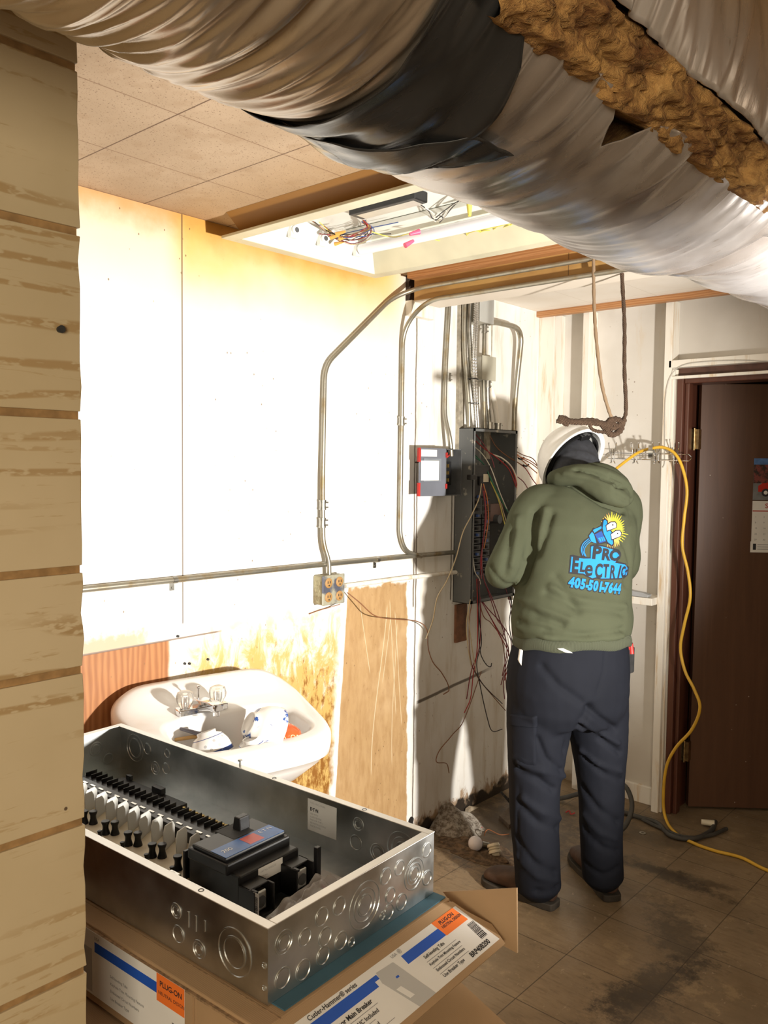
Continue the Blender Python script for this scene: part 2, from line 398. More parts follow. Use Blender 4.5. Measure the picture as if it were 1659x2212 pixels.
# door leaf, ajar into the next room
M_door = NT('brown_door_veneer'); _n = M_door.noise(5, 5, M_door.scale((5, 5, .35)), .6, .8)
_c = M_door.mix(_n, (.062, .027, .014), (.135, .064, .034))
_c = M_door.mix(M_door.sm(M_door.voro(17), .05, .03), _c, (.45, .36, .28))
M_door = M_door.out(_c, .42, 0, _n, .08)
DH = Vector((.752, 3.80, 0)); DD = Vector((.775, .632, 0)).normalized(); DN = Vector((DD.y, -DD.x, 0))
MD = frame(DH, DD, (0, 0, 1))       # local x along leaf, y up, z towards the viewer's side
door = struct(MB().box((0, .012, -.036), (.77, 1.972, 0), MD).build('door_1', M_door, smooth=False, bevel=.002))
M_hinge = mat('old_brass_hinge', (.45, .33, .17), .4, 1, .3, 80)
for hz in (1.72, .28):
    h = MB().cyl((.738, 3.765, hz - .05), (.738, 3.765, hz + .05), .006, seg=10)
    h.box((.716, 3.765, hz - .045), (.738, 3.767, hz + .045)); h.box((.735, 3.768, hz - .045), (.757, 3.80, hz + .045)).build('hinge', M_hinge, door, smooth=True)

# floor
t = NT('worn_floor_tiles'); X_, Y_, Z_ = t.xyz()
n1 = t.noise(2.2, 5, rough=.65); n2 = t.noise(9, 5, rough=.7); ng = t.noise(14, 5, t.scale((1, 5, 1)), .7)
c = t.mix(t.sm(n1, .32, .68), (.17, .12, .068), (.27, .195, .115))
c = t.mix(t.mul(t.sm(ng, .45, .72), .6), c, (.15, .10, .055))
def seam(v, off):
    f = t.ma('FRACT', t.ma('DIVIDE', t.ma('ADD', v, off), .3048)); return t.sm(t.ma('ABSOLUTE', t.ma('SUBTRACT', f, .5)), .492, .497)
c = t.mix(t.mul(t.sm(t.noise(26, 5, t.scale((1.6, 1, 1)), .75), .60, .68), .55), c, (.40, .31, .20))
c = t.mix(t.mul(t.sm(t.noise(5, 6, rough=.75), .56, .66), .45), c, (.36, .26, .14))
c = t.mix(t.mul(seam(X_, 10.06), .75), c, (.045, .03, .018)); c = t.mix(t.mul(seam(Y_, 10.12), .75), c, (.045, .03, .018))
c = t.mix(t.mul(t.sm(n2, .60, .72), .6), c, (.10, .07, .04))
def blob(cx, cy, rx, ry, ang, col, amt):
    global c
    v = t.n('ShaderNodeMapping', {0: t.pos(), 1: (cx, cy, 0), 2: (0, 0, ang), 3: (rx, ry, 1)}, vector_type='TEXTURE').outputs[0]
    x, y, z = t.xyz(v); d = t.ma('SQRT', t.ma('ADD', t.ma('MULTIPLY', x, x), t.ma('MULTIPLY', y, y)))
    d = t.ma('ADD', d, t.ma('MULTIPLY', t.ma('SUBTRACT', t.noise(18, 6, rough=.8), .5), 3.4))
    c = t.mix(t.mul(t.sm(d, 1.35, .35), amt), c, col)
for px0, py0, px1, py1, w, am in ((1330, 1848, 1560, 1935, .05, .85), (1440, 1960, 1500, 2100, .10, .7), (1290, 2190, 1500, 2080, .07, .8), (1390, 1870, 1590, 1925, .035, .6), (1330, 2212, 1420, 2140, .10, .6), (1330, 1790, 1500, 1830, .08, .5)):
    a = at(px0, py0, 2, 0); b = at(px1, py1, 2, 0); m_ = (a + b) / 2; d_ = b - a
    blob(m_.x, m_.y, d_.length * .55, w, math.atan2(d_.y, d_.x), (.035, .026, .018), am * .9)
blob(.25, 3.05, .35, .42, 0, (.05, .035, .022), .85)
M_floor = t.out(c, t.sm(n2, .3, .7, .38, .6), 0, n2, .12)
struct(MB().box((-.2, -2.0, -.1), (4.3, 6.1, 0)).build('floor', M_floor, smooth=False))

# ceiling: perforated tiles round the light opening, plain white beyond the beam
t = NT('ceiling_tiles'); X_, Y_, Z_ = t.xyz(); n1 = t.noise(3, 4); n2 = t.noise(16, 5)
c = t.mix(t.sm(n1, .35, .7), (.40, .285, .18), (.49, .36, .24))
c = t.mix(t.mul(t.sm(n2, .5, .75), .45), c, (.33, .21, .115))
c = t.mix(t.mul(t.sm(t.ma('ADD', Y_, t.ma('MULTIPLY', n1, .3)), 1.5, 1.7), .35), c, (.42, .25, .10))
for sc, th in ((95, .2), (210, .22)):
    c = t.mix(t.mul(t.sm(t.voro(sc), th, th * .6), .7), c, (.15, .08, .04))
for v, off in ((X_, 10.0 - .003 - .1524 + .305 * 3 - 9.2976 + .1524 - .0), ):
    pass
def cseam(v, c0):
    f = t.ma('FRACT', t.ma('ADD', t.ma('DIVIDE', t.ma('SUBTRACT', v, c0), .305), 20.5)); return t.sm(t.ma('ABSOLUTE', t.ma('SUBTRACT', f, .5)), .0085, .004)
sx_ = cseam(X_, .005); sy_ = cseam(Y_, 1.095)
c = t.mix(t.mul(sx_, .65), c, (.17, .08, .035)); c = t.mix(t.mul(sy_, .9), c, (.10, .045, .02))
c2 = t.mix(t.sm(n1, .3, .7), (.78, .70, .60), (.84, .78, .70)); c2 = t.mix(t.mul(sx_, .35), c2, (.5, .4, .3)); c2 = t.mix(t.mul(sy_, .35), c2, (.5, .4, .3))
c = t.mix(t.sm(Y_, 2.62, 2.63), c, c2)
M_ceil = t.out(c, .75, 0, n2, .15)
HX0, HX1, HY0, HY1 = .12, 1.30, 1.68, 2.28
struct(MB().box((0, -2.0, 2.35), (4.2, HY0, 2.45)).box((0, HY1, 2.35), (4.2, 3.735, 2.45)).box((0, HY0, 2.35), (HX0, HY1, 2.45)).box((HX1, HY0, 2.35), (4.2, HY1, 2.45)).build('ceiling', M_ceil, smooth=False))
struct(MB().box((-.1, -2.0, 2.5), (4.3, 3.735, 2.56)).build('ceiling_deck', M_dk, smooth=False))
# beam across the room
t = NT('beam_paint'); X_, Y_, Z_ = t.xyz(); n1 = t.noise(6, 5, t.scale((.6, 3, 3)))
c = t.mix(t.sm(n1, .4, .7), (.48, .28, .09), (.36, .19, .06))
c = t.mix(t.mul(t.line(X_, .735, .002), .8), c, (.06, .03, .015))
c = t.mix(t.sm(Z_, 2.2455, 2.2435), c, (.74, .66, .56))
M_beam = t.out(c, .55)
struct(MB().box((.045, 2.60, 2.24), (3.2, 2.765, 2.35)).build('trim_11', M_beam, smooth=False, bevel=.002))
struct(MB().box((.045, 2.555, 2.325), (3.2, 2.60, 2.35)).build('trim_12', M_redwood, smooth=False, bevel=.002))
struct(MB().box((.0, 2.60, 2.19), (.035, 2.75, 2.25)).build('trim_13', M_stud, smooth=False, bevel=.002))
struct(MB().box((.0, 2.60, 2.25), (.018, 2.64, 2.35)).build('trim_14', mat('dark_gap_filler', (.035, .02, .013), .8), smooth=False, bevel=.002))  # dark block standing in for the shadowed gap at the beam's end
struct(MB().box((.0, 2.95, 1.63), (.02, 2.99, 2.3)).build('trim_15', mat('weathered_batten', (.36, .32, .25), .7, 0, .35, 30), smooth=False, bevel=.002))
struct(MB().box((.0, 3.165, 1.62), (.02, 3.195, 2.35)).build('trim_16', mat('weathered_strip', (.40, .35, .27), .7, 0, .35, 30), smooth=False, bevel=.002))

# near partition clad in printed board siding
t = NT('printed_siding'); X_, Y_, Z_ = t.xyz(); n1 = t.noise(3, 4)
g = t.noise(9, 5, t.scale((1, .9, 13)), .55, .5)
ring = t.wave(5.5, 14, 3, t.scale((1, .22, 1.5)), 'Z', 'BANDS', .55)
dash = t.noise(120, 2, t.scale((1, .45, 1.4)))
zone = t.sm(t.noise(4, 2, t.scale((1, .5, 2))), .40, .55)
c = t.mix(t.sm(n1, .3, .7), (.50, .40, .245), (.58, .475, .31))
c = t.mix(t.mul(t.sm(ring, .80, .96), t.sm(dash, .36, .50), zone, .8), c, (.36, .23, .095))
c = t.mix(t.mul(t.sm(g, .60, .68), t.sm(dash, .40, .52), .55), c, (.38, .25, .11))
c = t.mix(t.sm(t.voro(14), .04, .025), c, (.12, .08, .05))
M_sid = t.out(c, .5, 0, n1, .1)
grv = (.985, 1.166, 1.347, 1.465, 1.642, 1.849)
zs = [0, .25, .43, .61, .79] + list(grv) + [2.03, 2.22, 2.35]
mb = MB(); random.seed(3)
for a, b in zip(zs[:-1], zs[1:]):
    # each board's end is slightly ragged
    n = 7; pts = [(-1.9, a + .005)]
    edge = [(.488 + random.uniform(-.003, .003), a + .0045 + (b - a - .009) * i / n) for i in range(n + 1)]
    edge = [(.488 + .0035 * noise.noise(Vector((q_[1] * 30, 0, 0))) , q_[1]) for q_ in edge]
    poly = [(-1.9, a + .005)] + edge + [(-1.9, b - .005)]
    mb.rings([[Vector((x, p[0], p[1])) for p in poly] for x in (1.291, 1.302)])
struct(mb.build('wall_near', M_sid, smooth=False, bevel=.001))
M_core = mat('siding_groove', (.34, .20, .08), .8, 0, .3, 40)
o = struct(MB().box((1.20, -1.9, 0), (1.2985, .4865, 2.35)).build('trim_17', M_core, smooth=False))
h = MB()
tk = at(128, 712, 0, 1.302); h.cyl(tk, tk + Vector((.006, 0, 0)), .0035, .0045, 12)
tag(h.build('nail', M_blackm), 'dark nail head in the near wooden siding wall', 'nail')
# ------------------------------------------------------------------ flexible duct
DX, DZ, DR = 1.62, 2.133, .213
duct = thing('flexible_air_duct', 'large wrinkled silvery insulated air duct under the ceiling, torn open along its side', 'air duct', (DX, .9, DZ))
def fold(y, th, seedv, fy, fth, tw):
    return noise.noise(Vector((y * fy + th * tw, math.cos(th) * fth, math.sin(th) * fth + seedv)))
def duct_r(y, th):
    """wrinkled jacket radius; folds run mostly round the duct"""
    r = DR
    left = 1 / (1 + math.exp((y - .56) / .03))
    a = abs(math.sin(th / 2 + PI / 4))
    # left section: dense sagging folds, right section: broader and softer
    f3 = fold(y, th, 5.5, 11, 1.3, .4); f4 = fold(y, th, 1.5, 27, 1.2, .25)
    if left > .01:
        q1 = noise.noise(Vector((y * 58 + .5 * math.sin(th * 2), th * 1.0, 4))); q2 = noise.noise(Vector((y * 27, th * .9, 9))); q3 = noise.noise(Vector((y * 110, th * 1.2, 2)))
        pinch = .75 + .25 * math.cos(th + 1.7)
        r += left * (-.007 + .0060 * (1 - 2.6 * abs(q2)) + .0038 * (1 - 2.6 * abs(q1)) * pinch + .0012 * q3)
    e = math.exp(-((th + .74) / .40) ** 2)      # pleats radiating from the torn edge
    e += math.exp(-((th - .05) / .55) ** 2)
    r += (1 - left) * (.008 * f3 + (.0085 * e + .0022) * (1 - 2 * abs(f4)) + .0025 * fold(y, th, 12.2, 42, 1.8, .5))
    r -= .030 * math.exp(-((y - 1.46) / .04) ** 2) * (1 if th < -.9 else .3)
    if y > 1.5: r -= .02
    # belt of tape pulls the jacket in
    r -= .008 * math.exp(-((y - .62) / .05) ** 2)
    return r
def dpt(y, th, off=0.0):
    zc = DZ + (.03 * max(0, y - 1.4) if y > 1.4 else 0)
    r = duct_r(y, th) + off
    return Vector((DX + r * math.cos(th), y, min(zc + r * math.sin(th), 2.349)))
t = NT('foil_jacket'); n1 = t.noise(5, 4); n2 = t.noise(30, 4, t.scale((1, 4, 1)))
X_, Y_, Z_ = t.xyz()
c = t.mix(t.sm(n1, .35, .65), (.46, .41, .375), (.63, .60, .59))
c = t.mix(t.mul(t.sm(Y_, .66, .52), .65), c, (.34, .235, .115))
c = t.mix(t.mul(t.sm(t.ma('ADD', Z_, t.ma('MULTIPLY', n1, .05)), 2.10, 2.20), .6), c, (.50, .35, .16))
c = t.mix(t.mul(t.sm(n2, .63, .75), .5), c, (.25, .17, .10))
M_foil = t.out(c, t.sm(n1, .3, .7, .22, .36), .72, t.noise(60, 3, t.scale((1, 3, 1))), .12)
Y0, Y1, YT = .0, 2.5, .60
TH0, TH1 = math.radians(-41.5), math.radians(-27)      # the tear
def lower_edge(y): return TH0 + .055 * noise.noise(Vector((y * 9, 2, 0))) + .02 * math.sin(y * 40)
mb = MB()
def jacket(ya, yb, ta, tb, nu, nv):
    mb.grid(lambda u, v: dpt(ya + (yb - ya) * v, ta(ya + (yb - ya) * v) + (tb(ya + (yb - ya) * v) - ta(ya + (yb - ya) * v)) * u), nu, nv)
jacket(Y0, YT + .02, lambda y: -PI * 1.0, lambda y: PI * 1.0, 280, 330)
# a flap folded open beside the notch: the lower edge dips near y=.86
def notch(y): return lower_edge(y) - .26 * max(0, 1 - abs(y - .875) / .05)
jacket(YT + .02, Y1, lambda y: -PI, notch, 150, 300)
jacket(YT + .02, Y1, lambda y: TH1 + .04 * noise.noise(Vector((y * 6, 7, 0))), lambda y: PI, 110, 260)
bmesh.ops.remove_doubles(mb.bm, verts=mb.bm.verts[:], dist=.00005)
mb.build('jacket', M_foil, duct, smooth='all', solid=.0012)
# inner core seen nowhere but closing the torn side
mb = MB(); mb.rings([[Vector((DX + (DR - .045) * math.cos(2 * PI * i / 40), y, DZ + .01 + (DR - .045) * math.sin(2 * PI * i / 40))) for i in range(40)] for y in (Y0, Y1)])
mb.build('inner_core', M_flex, duct)
# glass-wool insulation bulging from the tear
t = NT('amber_glass_wool'); n1 = t.noise(20, 6, rough=.7); n2 = t.noise(70, 5, t.scale((1, 1.6, 1)), .75)
c = t.mix(t.sm(n1, .35, .65), (.15, .06, .015), (.50, .28, .09)); c = t.mix(t.mul(t.sm(n2, .5, .75), .4), c, (.66, .43, .17))
M_wool = t.out(c, .9, 0, n2, 1.0, .006)
def wpt(u, v):
    y = YT + .01 + (Y1 - YT) * v; th = (TH0 - .48) + (TH1 - TH0 + .58) * u
    p = Vector((y * 16, th * 9, 0)); n = noise.fractal(p, .8, 2.1, 5) ; n2 = noise.fractal(p * 4.5, .8, 2.1, 3)
    k = min(1, max(0, (u - .38) / .14)) ; k = k * k * (3 - 2 * k) * min(1, (1 - u) * 6)
    r = DR - .040 + k * (.056 + .021 * n + .007 * n2)
    return Vector((DX + r * math.cos(th), y, min(DZ + r * math.sin(th), 2.34)))
MB().grid(wpt, 46, 420).build('insulation', M_wool, duct, smooth='all')
# black tape belt
t = NT('black_duct_tape'); n1 = t.noise(6, 4, t.scale((1, 5, 1)))
M_tape = t.out((.035, .035, .036), t.sm(n1, .3, .7, .14, .36), .3, n1, .3)
def tpt(u, v):
    th = -PI + 2 * PI * u
    k = .5 - .5 * math.cos(min(max((-th - .2) / 1.5, 0), 1) * PI)       # wider underneath
    ya = .545 + .03 * k + .006 * math.sin(9 * th) ; yb = .628 + .10 * k + .01 * math.sin(6 * th + 1)
    y = ya + (yb - ya) * v
    p = dpt(y, th, .006 + .007 * noise.noise(Vector((th * 2.2, y * 26, 0)))); return p
MB().grid(tpt, 200, 30).build('duct_tape', M_tape, duct, smooth='all', solid=.001)
def tpt2(u, v):
    th = -1.95 + .72 * u; y = .60 + .16 * u * .5 + .075 * v - .06 + .02 * u
    return dpt(y + .06, th, .009 + .003 * noise.noise(Vector((th * 5, y * 40, 0))))
MB().grid(tpt2, 30, 14).build('tape_patch', M_tape, duct, smooth='all', solid=.001)
# ------------------------------------------------------------------ ceiling light with its lens off
fx = thing('fluorescent_ceiling_light', 'open fluorescent ceiling light with dangling coloured wires and its cover missing', 'light fixture', (.7, 1.97, 2.3))
M_ename = mat('white_enamel', (.80, .80, .74), .28, 0, .06, 3)
M_enameb = mat('yellowed_enamel', (.62, .58, .42), .4, 0, .12, 5)
M_brownside = NT('shaded_side_panel'); _n = M_brownside.noise(4, 5, M_brownside.scale((.6, 1, 3)))
M_brownside = M_brownside.out(M_brownside.mix(_n, (.24, .10, .012), (.34, .16, .03)), .55)  # beige panel painted brown, its shade put into the colour
# flange frame
mb = MB(); z0, z1 = 2.283, 2.292
mb.box((.075, 1.625, z0), (1.33, 1.672, z1)).box((.075, 2.285, z0), (1.33, 2.335, z1)).box((.075, 1.672, z0), (.118, 2.285, z1)).box((1.302, 1.672, z0), (1.33, 2.285, z1))
mb.build('flange', M_enameb, fx, smooth=False, bevel=.0015)
MB().rings([[Vector(p) for p in ((x, 1.672, 2.292), (x, 1.678, 2.292), (x, 1.612, 2.3495), (x, 1.606, 2.3495))] for x in (.125, 1.33)]).build('side_panel', M_brownside, fx, smooth=False)
MB().rings([[Vector(p) for p in ((x, 2.315, 2.292), (x, 2.321, 2.292), (x, 2.321, 2.3495), (x, 2.315, 2.3495))] for x in (.09, 1.33)]).build('side_panel', M_enameb, fx, smooth=False)
# housing: sloped reflector walls and top
def q4(a, b, zt=.002): pass
ZT = 2.378
A = [(.118, 1.672, 2.285), (1.302, 1.672, 2.285), (1.302, 2.285, 2.285), (.118, 2.285, 2.285)]
B = [(.165, 1.745, ZT), (1.255, 1.745, ZT), (1.255, 2.215, ZT), (.165, 2.215, ZT)]
mb = MB()
for i in (0, 1, 3):
    j = (i + 1) % 4; mb.quad(A[i], A[j], B[j], B[i])
mb.quad(*B); mb.build('housing', M_ename, fx, smooth=False, solid=.003)
MB().quad(A[2], A[3], B[3], B[2]).build('reflector', M_enameb, fx, smooth=False, solid=.003)
MB().box((.20, 2.04, ZT - .022), (1.22, 2.075, ZT - .003)).build('wire_channel', M_ename, fx, smooth=False, bevel=.003)
lt = MB().cyl((.172, 2.155, 2.338), (1.245, 2.155, 2.338), .019, seg=24).build('fluorescent_tube', mat('tube_glass', (.86, .85, .90), .18, 0, .02), fx)
lt['label'] = 'single white unlit fluorescent tube'
for yy_ in (1.85, 1.98, 2.155):
    h = MB(); h.cbox((.155, yy_, 2.342), (.02, .03, .05)); h.cyl((.165, yy_, 2.340), (.174, yy_, 2.340), .015, seg=16)
    h.build('lampholder', M_white, fx, bevel=.003)
    MB().cyl((.174, yy_, 2.340), (.1765, yy_, 2.340), .008, seg=12).build('lampholder_rotor', M_greyd, fx)
bl = MB().box((.40, 1.855, 2.345), (.66, 1.915, 2.376)).build('ballast', M_black, fx, smooth=False, bevel=.003)
MB().box((.42, 1.868, 2.3438), (.645, 1.912, 2.345)).build('ballast_label', M_alu, bl, smooth=False)
def wires(parent, items, name='wire'):
    for m, r, pts in items: MB().tube(pts, r, 6, 7).build(name, m, parent)
random.seed(11)
def F(px, py, z=2.34): return at(px, py, 2, min(z, 2.35))
hub = [F(770, 512), F(745, 520), F(760, 505)]
for i in range(12):
    m = [M_wred, M_wblu, M_wbrn, M_wyel, M_wmag, M_wred, M_wblk, M_wbrn, M_wblu, M_wtan, M_wred, M_wbrn][i]
    a = F(785 + random.uniform(-6, 6), 478 + random.uniform(-3, 3), 2.375); b = F(750 + random.uniform(-15, 15), 520 + random.uniform(-9, 9), 2.33)
    k = F(800 + random.uniform(-8, 8), 500 + random.uniform(-10, 12), 2.34)
    e = F(random.choice([690, 700, 845, 860, 735]), random.choice([480, 488, 505, 512]), 2.36)
    MB().tube([a, k, b, F(728 + random.uniform(-12, 12), 510, 2.345), e], .0016, 5, 6).build('wire', m, fx)
for px, py in ((742, 522), (752, 510), (733, 508), (746, 500)):
    a = F(px, py, 2.335); MB().cyl(a, a + Vector((-.03, -.012, -.006)), .004, .007, 8).build('wire_nut', mat('amber_nut', (.80, .42, .10), .4), fx)
for px, py, dx, dy, dz in ((885, 506, .015, .03, .012), (893, 520, -.01, -.03, -.02)):
    a = F(px, py, 2.315); MB().cyl(a, a + Vector((dx, dy, dz)), .005, .009, 10).build('wire_nut', mat('pink_nut', (.75, .10, .20), .4), fx)
a = F(1014, 442, 2.37); MB().cyl(a, a + Vector((.004, -.004, -.034)), .009, .005, 10).build('wire_nut', M_wyel, fx)
wires(fx, [(M_wyel, .0017, [F(800, 500), F(850, 512), F(890, 505), F(960, 522), F(1000, 520), F(1010, 505), F(1030, 498), F(1080, 488), F(1140, 470)]),
           (M_wyel, .002, [F(1012, 510), F(1008, 500), F(1025, 493), F(1040, 505), F(1035, 525), F(1025, 520), F(1040, 500), F(1075, 495), F(1120, 478)]),
           (M_wyel, .002, [F(1010, 515), F(1015, 497), F(1050, 502), F(1090, 482), F(1110, 488), F(1130, 473)]),
           (M_wblk, .0018, [F(898, 435, 2.40), F(925, 455, 2.385), F(940, 475, 2.37), F(955, 468, 2.37), F(950, 480, 2.36), F(985, 440, 2.38), F(1010, 427, 2.39), F(1045, 438, 2.38)]),
           (M_wwht, .0018, [F(898, 438, 2.40), F(935, 460, 2.385), F(945, 478, 2.37), F(975, 445, 2.38), F(1005, 428, 2.39)]),
           (M_wblk, .0018, [F(942, 470, 2.37), F(960, 455, 2.37), F(1000, 430, 2.39), F(1020, 432, 2.39)]),
           (M_wblk, .0018, [F(680, 480, 2.37), F(700, 495, 2.35), F(735, 512, 2.34)]), (M_wbrn, .0018, [F(676, 478, 2.37), F(705, 500, 2.35), F(740, 515, 2.34)])])

# ------------------------------------------------------------------ conduits on the wall and beam
def conduit(pts, r, label, group=None, name='conduit', rb=.05, m=None, couplings=(), straps=()):
    o = thing(name, label, 'conduit', tuple(pts[0]), group)
    P = fillet(pts, rb, 7); MB().tube(P, r, 14, 1).build('pipe', m or M_cond, o)
    for p, d in couplings:
        p = Vector(p); d = Vector(d).normalized()
        c_ = MB().cyl(p - d * .016, p + d * .016, r * 1.32, seg=14); c_.cyl(p - d * .018, p - d * .012, r * 1.5, seg=14); c_.cyl(p + d * .012, p + d * .018, r * 1.5, seg=14)
        n_ = d.orthogonal().normalized()
        c_.cyl(p + Vector((0, .35, 0)) * .03 + d * .009, p + Vector((.3, .7, 0)) * .03 + d * .009, .003, seg=8); c_.cyl(p + Vector((0, .35, 0)) * .03 - d * .009, p + Vector((.3, .7, 0)) * .03 - d * .009, .003, seg=8)
        c_.build('coupling', M_zinc, o)
    for p in straps:
        p = Vector(p); s_ = MB().rings([[Vector((p.x + (r + .0015) * math.cos(a), p.y + w, p.z + (r + .0015) * math.sin(a))) for a in [PI * 2 * i / 14 for i in range(14)]] for w in (-.008, .008)])
        s_.box((.001, p.y - .008, p.z - .034), (.003, p.y + .008, p.z - r * .5)); s_.cyl((.003, p.y, p.z - .025), (.007, p.y, p.z - .025), .004, seg=8)
        s_.build('strap', M_zinc, o)
    return o
BY = 2.586
bA = at(1400, 553, 1, BY); bA = Vector((1.7, BY, bA.z))
u0 = at(905, 622, 1, BY); zU = u0.z
zU = at(1150, 580, 1, BY).z; zL = at(1150, 613, 1, BY).z
conduit([(1.38, BY, zU), (.075, BY, zU), (.014, 2.50, zU - .045), (.014, 2.135, 1.945), (.020, 2.122, 1.5), (.022, 2.125, 1.30), (.030, 2.148, 1.235), (.030, 2.150, 1.18)], .0092,
        'steel conduit running off the beam, slanting down the left wall to the socket box', 'conduit', rb=.055, couplings=[((.020, 2.124, 1.44), (0, 0, 1)), ((.02, 2.123, 1.375), (0, 0, 1))])
conduit([(1.38, BY, zL), (.12, BY, zL), (.016, 2.568, zL - .10), (.016, 2.566, 1.30), (.018, 2.60, 1.235), (.02, 2.70, 1.208)], .0092,
        'steel conduit from the beam running straight down the wall left of the red-edged switch', 'conduit', rb=.075, couplings=[((.016, 2.567, 1.765), (0, 0, 1))])
conduit([Vector((.016, -.6, 1.215)), at(180, 1273, 0, .016), at(700, 1219, 0, .016), at(980, 1193, 0, .016)], .0098, 'long horizontal steel conduit strapped across the left wall above the sink', 'conduit', rb=.01,
        straps=[at(377, 1253, 0, .016), at(815, 1209, 0, .016)])
conduit([at(745, 1266, 0, .014), at(870, 1249, 0, .014), at(985, 1236, 0, .014)], .009, 'short old painted conduit from the socket box to the open panel', 'conduit', rb=.01, m=M_stud)
conduit([at(971, 640, 0, .018), at(962, 800, 0, .018), at(960, 900, 0, .02), at(972, 945, 0, .05), at(975, 985, 0, .05)], .010, 'yellowed conduit dropping into the top of the red-edged switch', 'conduit', rb=.09, couplings=[(at(967, 815, 0, .018), (0, 0, 1))])
PT = 1.755   # panel top
conduit([(.035, 2.955, 2.34), (.035, 2.955, 2.1), (.055, 2.972, 1.85), (.055, 2.975, PT)], .010, 'leftmost conduit rising from the open panel top', 'conduit', rb=.1)
conduit([(.05, 2.98, 2.34), (.05, 2.965, 2.20), (.06, 2.99, 1.95), (.06, 3.04, PT)], .0105, 'shiny bent conduit rising behind the armoured cables', 'conduit', rb=.15, m=M_zinc)
conduit([(.05, 3.085, 2.21), (.05, 3.085, 1.95), (.055, 3.095, PT)], .009, 'slim conduit between the upper grey box and the open panel', 'conduit', rb=.1, couplings=[((.05, 3.085, 2.195), (0, 0, 1))])
conduit([(.05, 3.115, 1.975), (.05, 3.12, 1.87), (.05, 3.145, PT)], .0125, 'thick short conduit between the beige box and the open panel', 'conduit', rb=.08, m=M_zinc, couplings=[((.05, 3.115, 1.955), (0, 0, 1)), ((.05, 3.143, PT + .012), (0, 0, 1))])
conduit([(.02, 3.16, 2.3), (.022, 3.165, 2.0), (.03, 3.21, 1.87), (.04, 3.225, PT)], .0125, 'old rough paint-covered conduit at the right of the beige box', 'conduit', rb=.1, m=M_stud, couplings=[((.04, 3.225, PT + .012), (0, 0, 1))])
conduit([(.065, 3.10, 2.222), (.065, 3.16, 2.232), (.065, 3.375, 2.232), (.03, 3.375, 1.9), (.03, 3.372, .95)], .0125, 'large conduit curving out of the upper grey box and down past the open panel', 'conduit', rb=.085, couplings=[((.03, 3.373, 1.50), (0, 0, 1))])
for i, (dy, lab) in enumerate(((0, 'left armoured flexible cable curving up from the open panel'), (.016, 'right armoured flexible cable curving up from the open panel'))):
    pts = smooth([(.075, 3.002 + dy, PT), (.078, 2.985 + dy, 1.85), (.078, 2.968 + dy, 2.05), (.082, 2.968 + dy, 2.2), (.075, 2.982 + dy * .6, 2.345)], 60)
    mb = MB(); L = len(pts); mb.tube(pts, .007, 10, 1, rr=None)
    for v in mb.bm.verts: pass
    R = [v for v in mb.bm.verts]
    for k in range(L):
        q = .0064 + .0011 * (1 if k % 4 < 2 else -1)
        for j in range(10):
            v = R[k * 10 + j]; v.co = pts[k] + (v.co - pts[k]).normalized() * q
    tag(mb.build('armoured_cable', M_flex), lab, 'cable')
o = MB()
for z_, yc in ((1.965, 2.985), (1.86, 2.99)):
    pts = [Vector((.066 + .021 * math.cos(a), yc + .03 * math.sin(a), z_)) for a in [2 * PI * i / 20 for i in range(21)]]
    o = MB().tube(pts, .0016, 6, 1).build('cable_tie', M_black); tag(o, 'black cable tie round the ' + ('upper' if z_ > 1.9 else 'lower') + ' part of the cable bundle above the open panel', 'cable tie')

# junction boxes
jb = thing('junction_box', 'tall grey junction box under the ceiling above the open panel', 'junction box', (.04, 3.05, 2.215))
MB().box((.0, 3.0, 2.215), (.083, 3.104, 2.348)).build('body', M_beigebox, jb, smooth=False, bevel=.002)
MB().box((.083, 2.998, 2.213), (.086, 3.106, 2.348)).build('cover', mat('grey_cover', (.45, .45, .42), .45, 0, .1), jb, smooth=False, bevel=.001)
jb = thing('junction_box', 'small square beige junction box between the conduits above the open panel', 'junction box', (.04, 3.08, 1.97))
b_ = MB().box((.0, 3.032, 1.968), (.078, 3.132, 2.068)).build('body', M_beigebox, jb, smooth=False, bevel=.003)
MB().box((.078, 3.030, 1.966), (.082, 3.136, 2.072)).build('cover', mat('beige_cover', (.42, .40, .32), .5, 0, .1), jb, smooth=False, bevel=.0015)
for z_ in (2.05, 2.018, 1.986): MB().lathe([(.0115, -.001), (.0115, .0008), (.0095, .0012), (.0095, -.001)], frame((.038, 3.032, z_), (1, 0, 0), (0, 0, 1)), 20, cap=False).build('knockout', M_beigebox, b_)

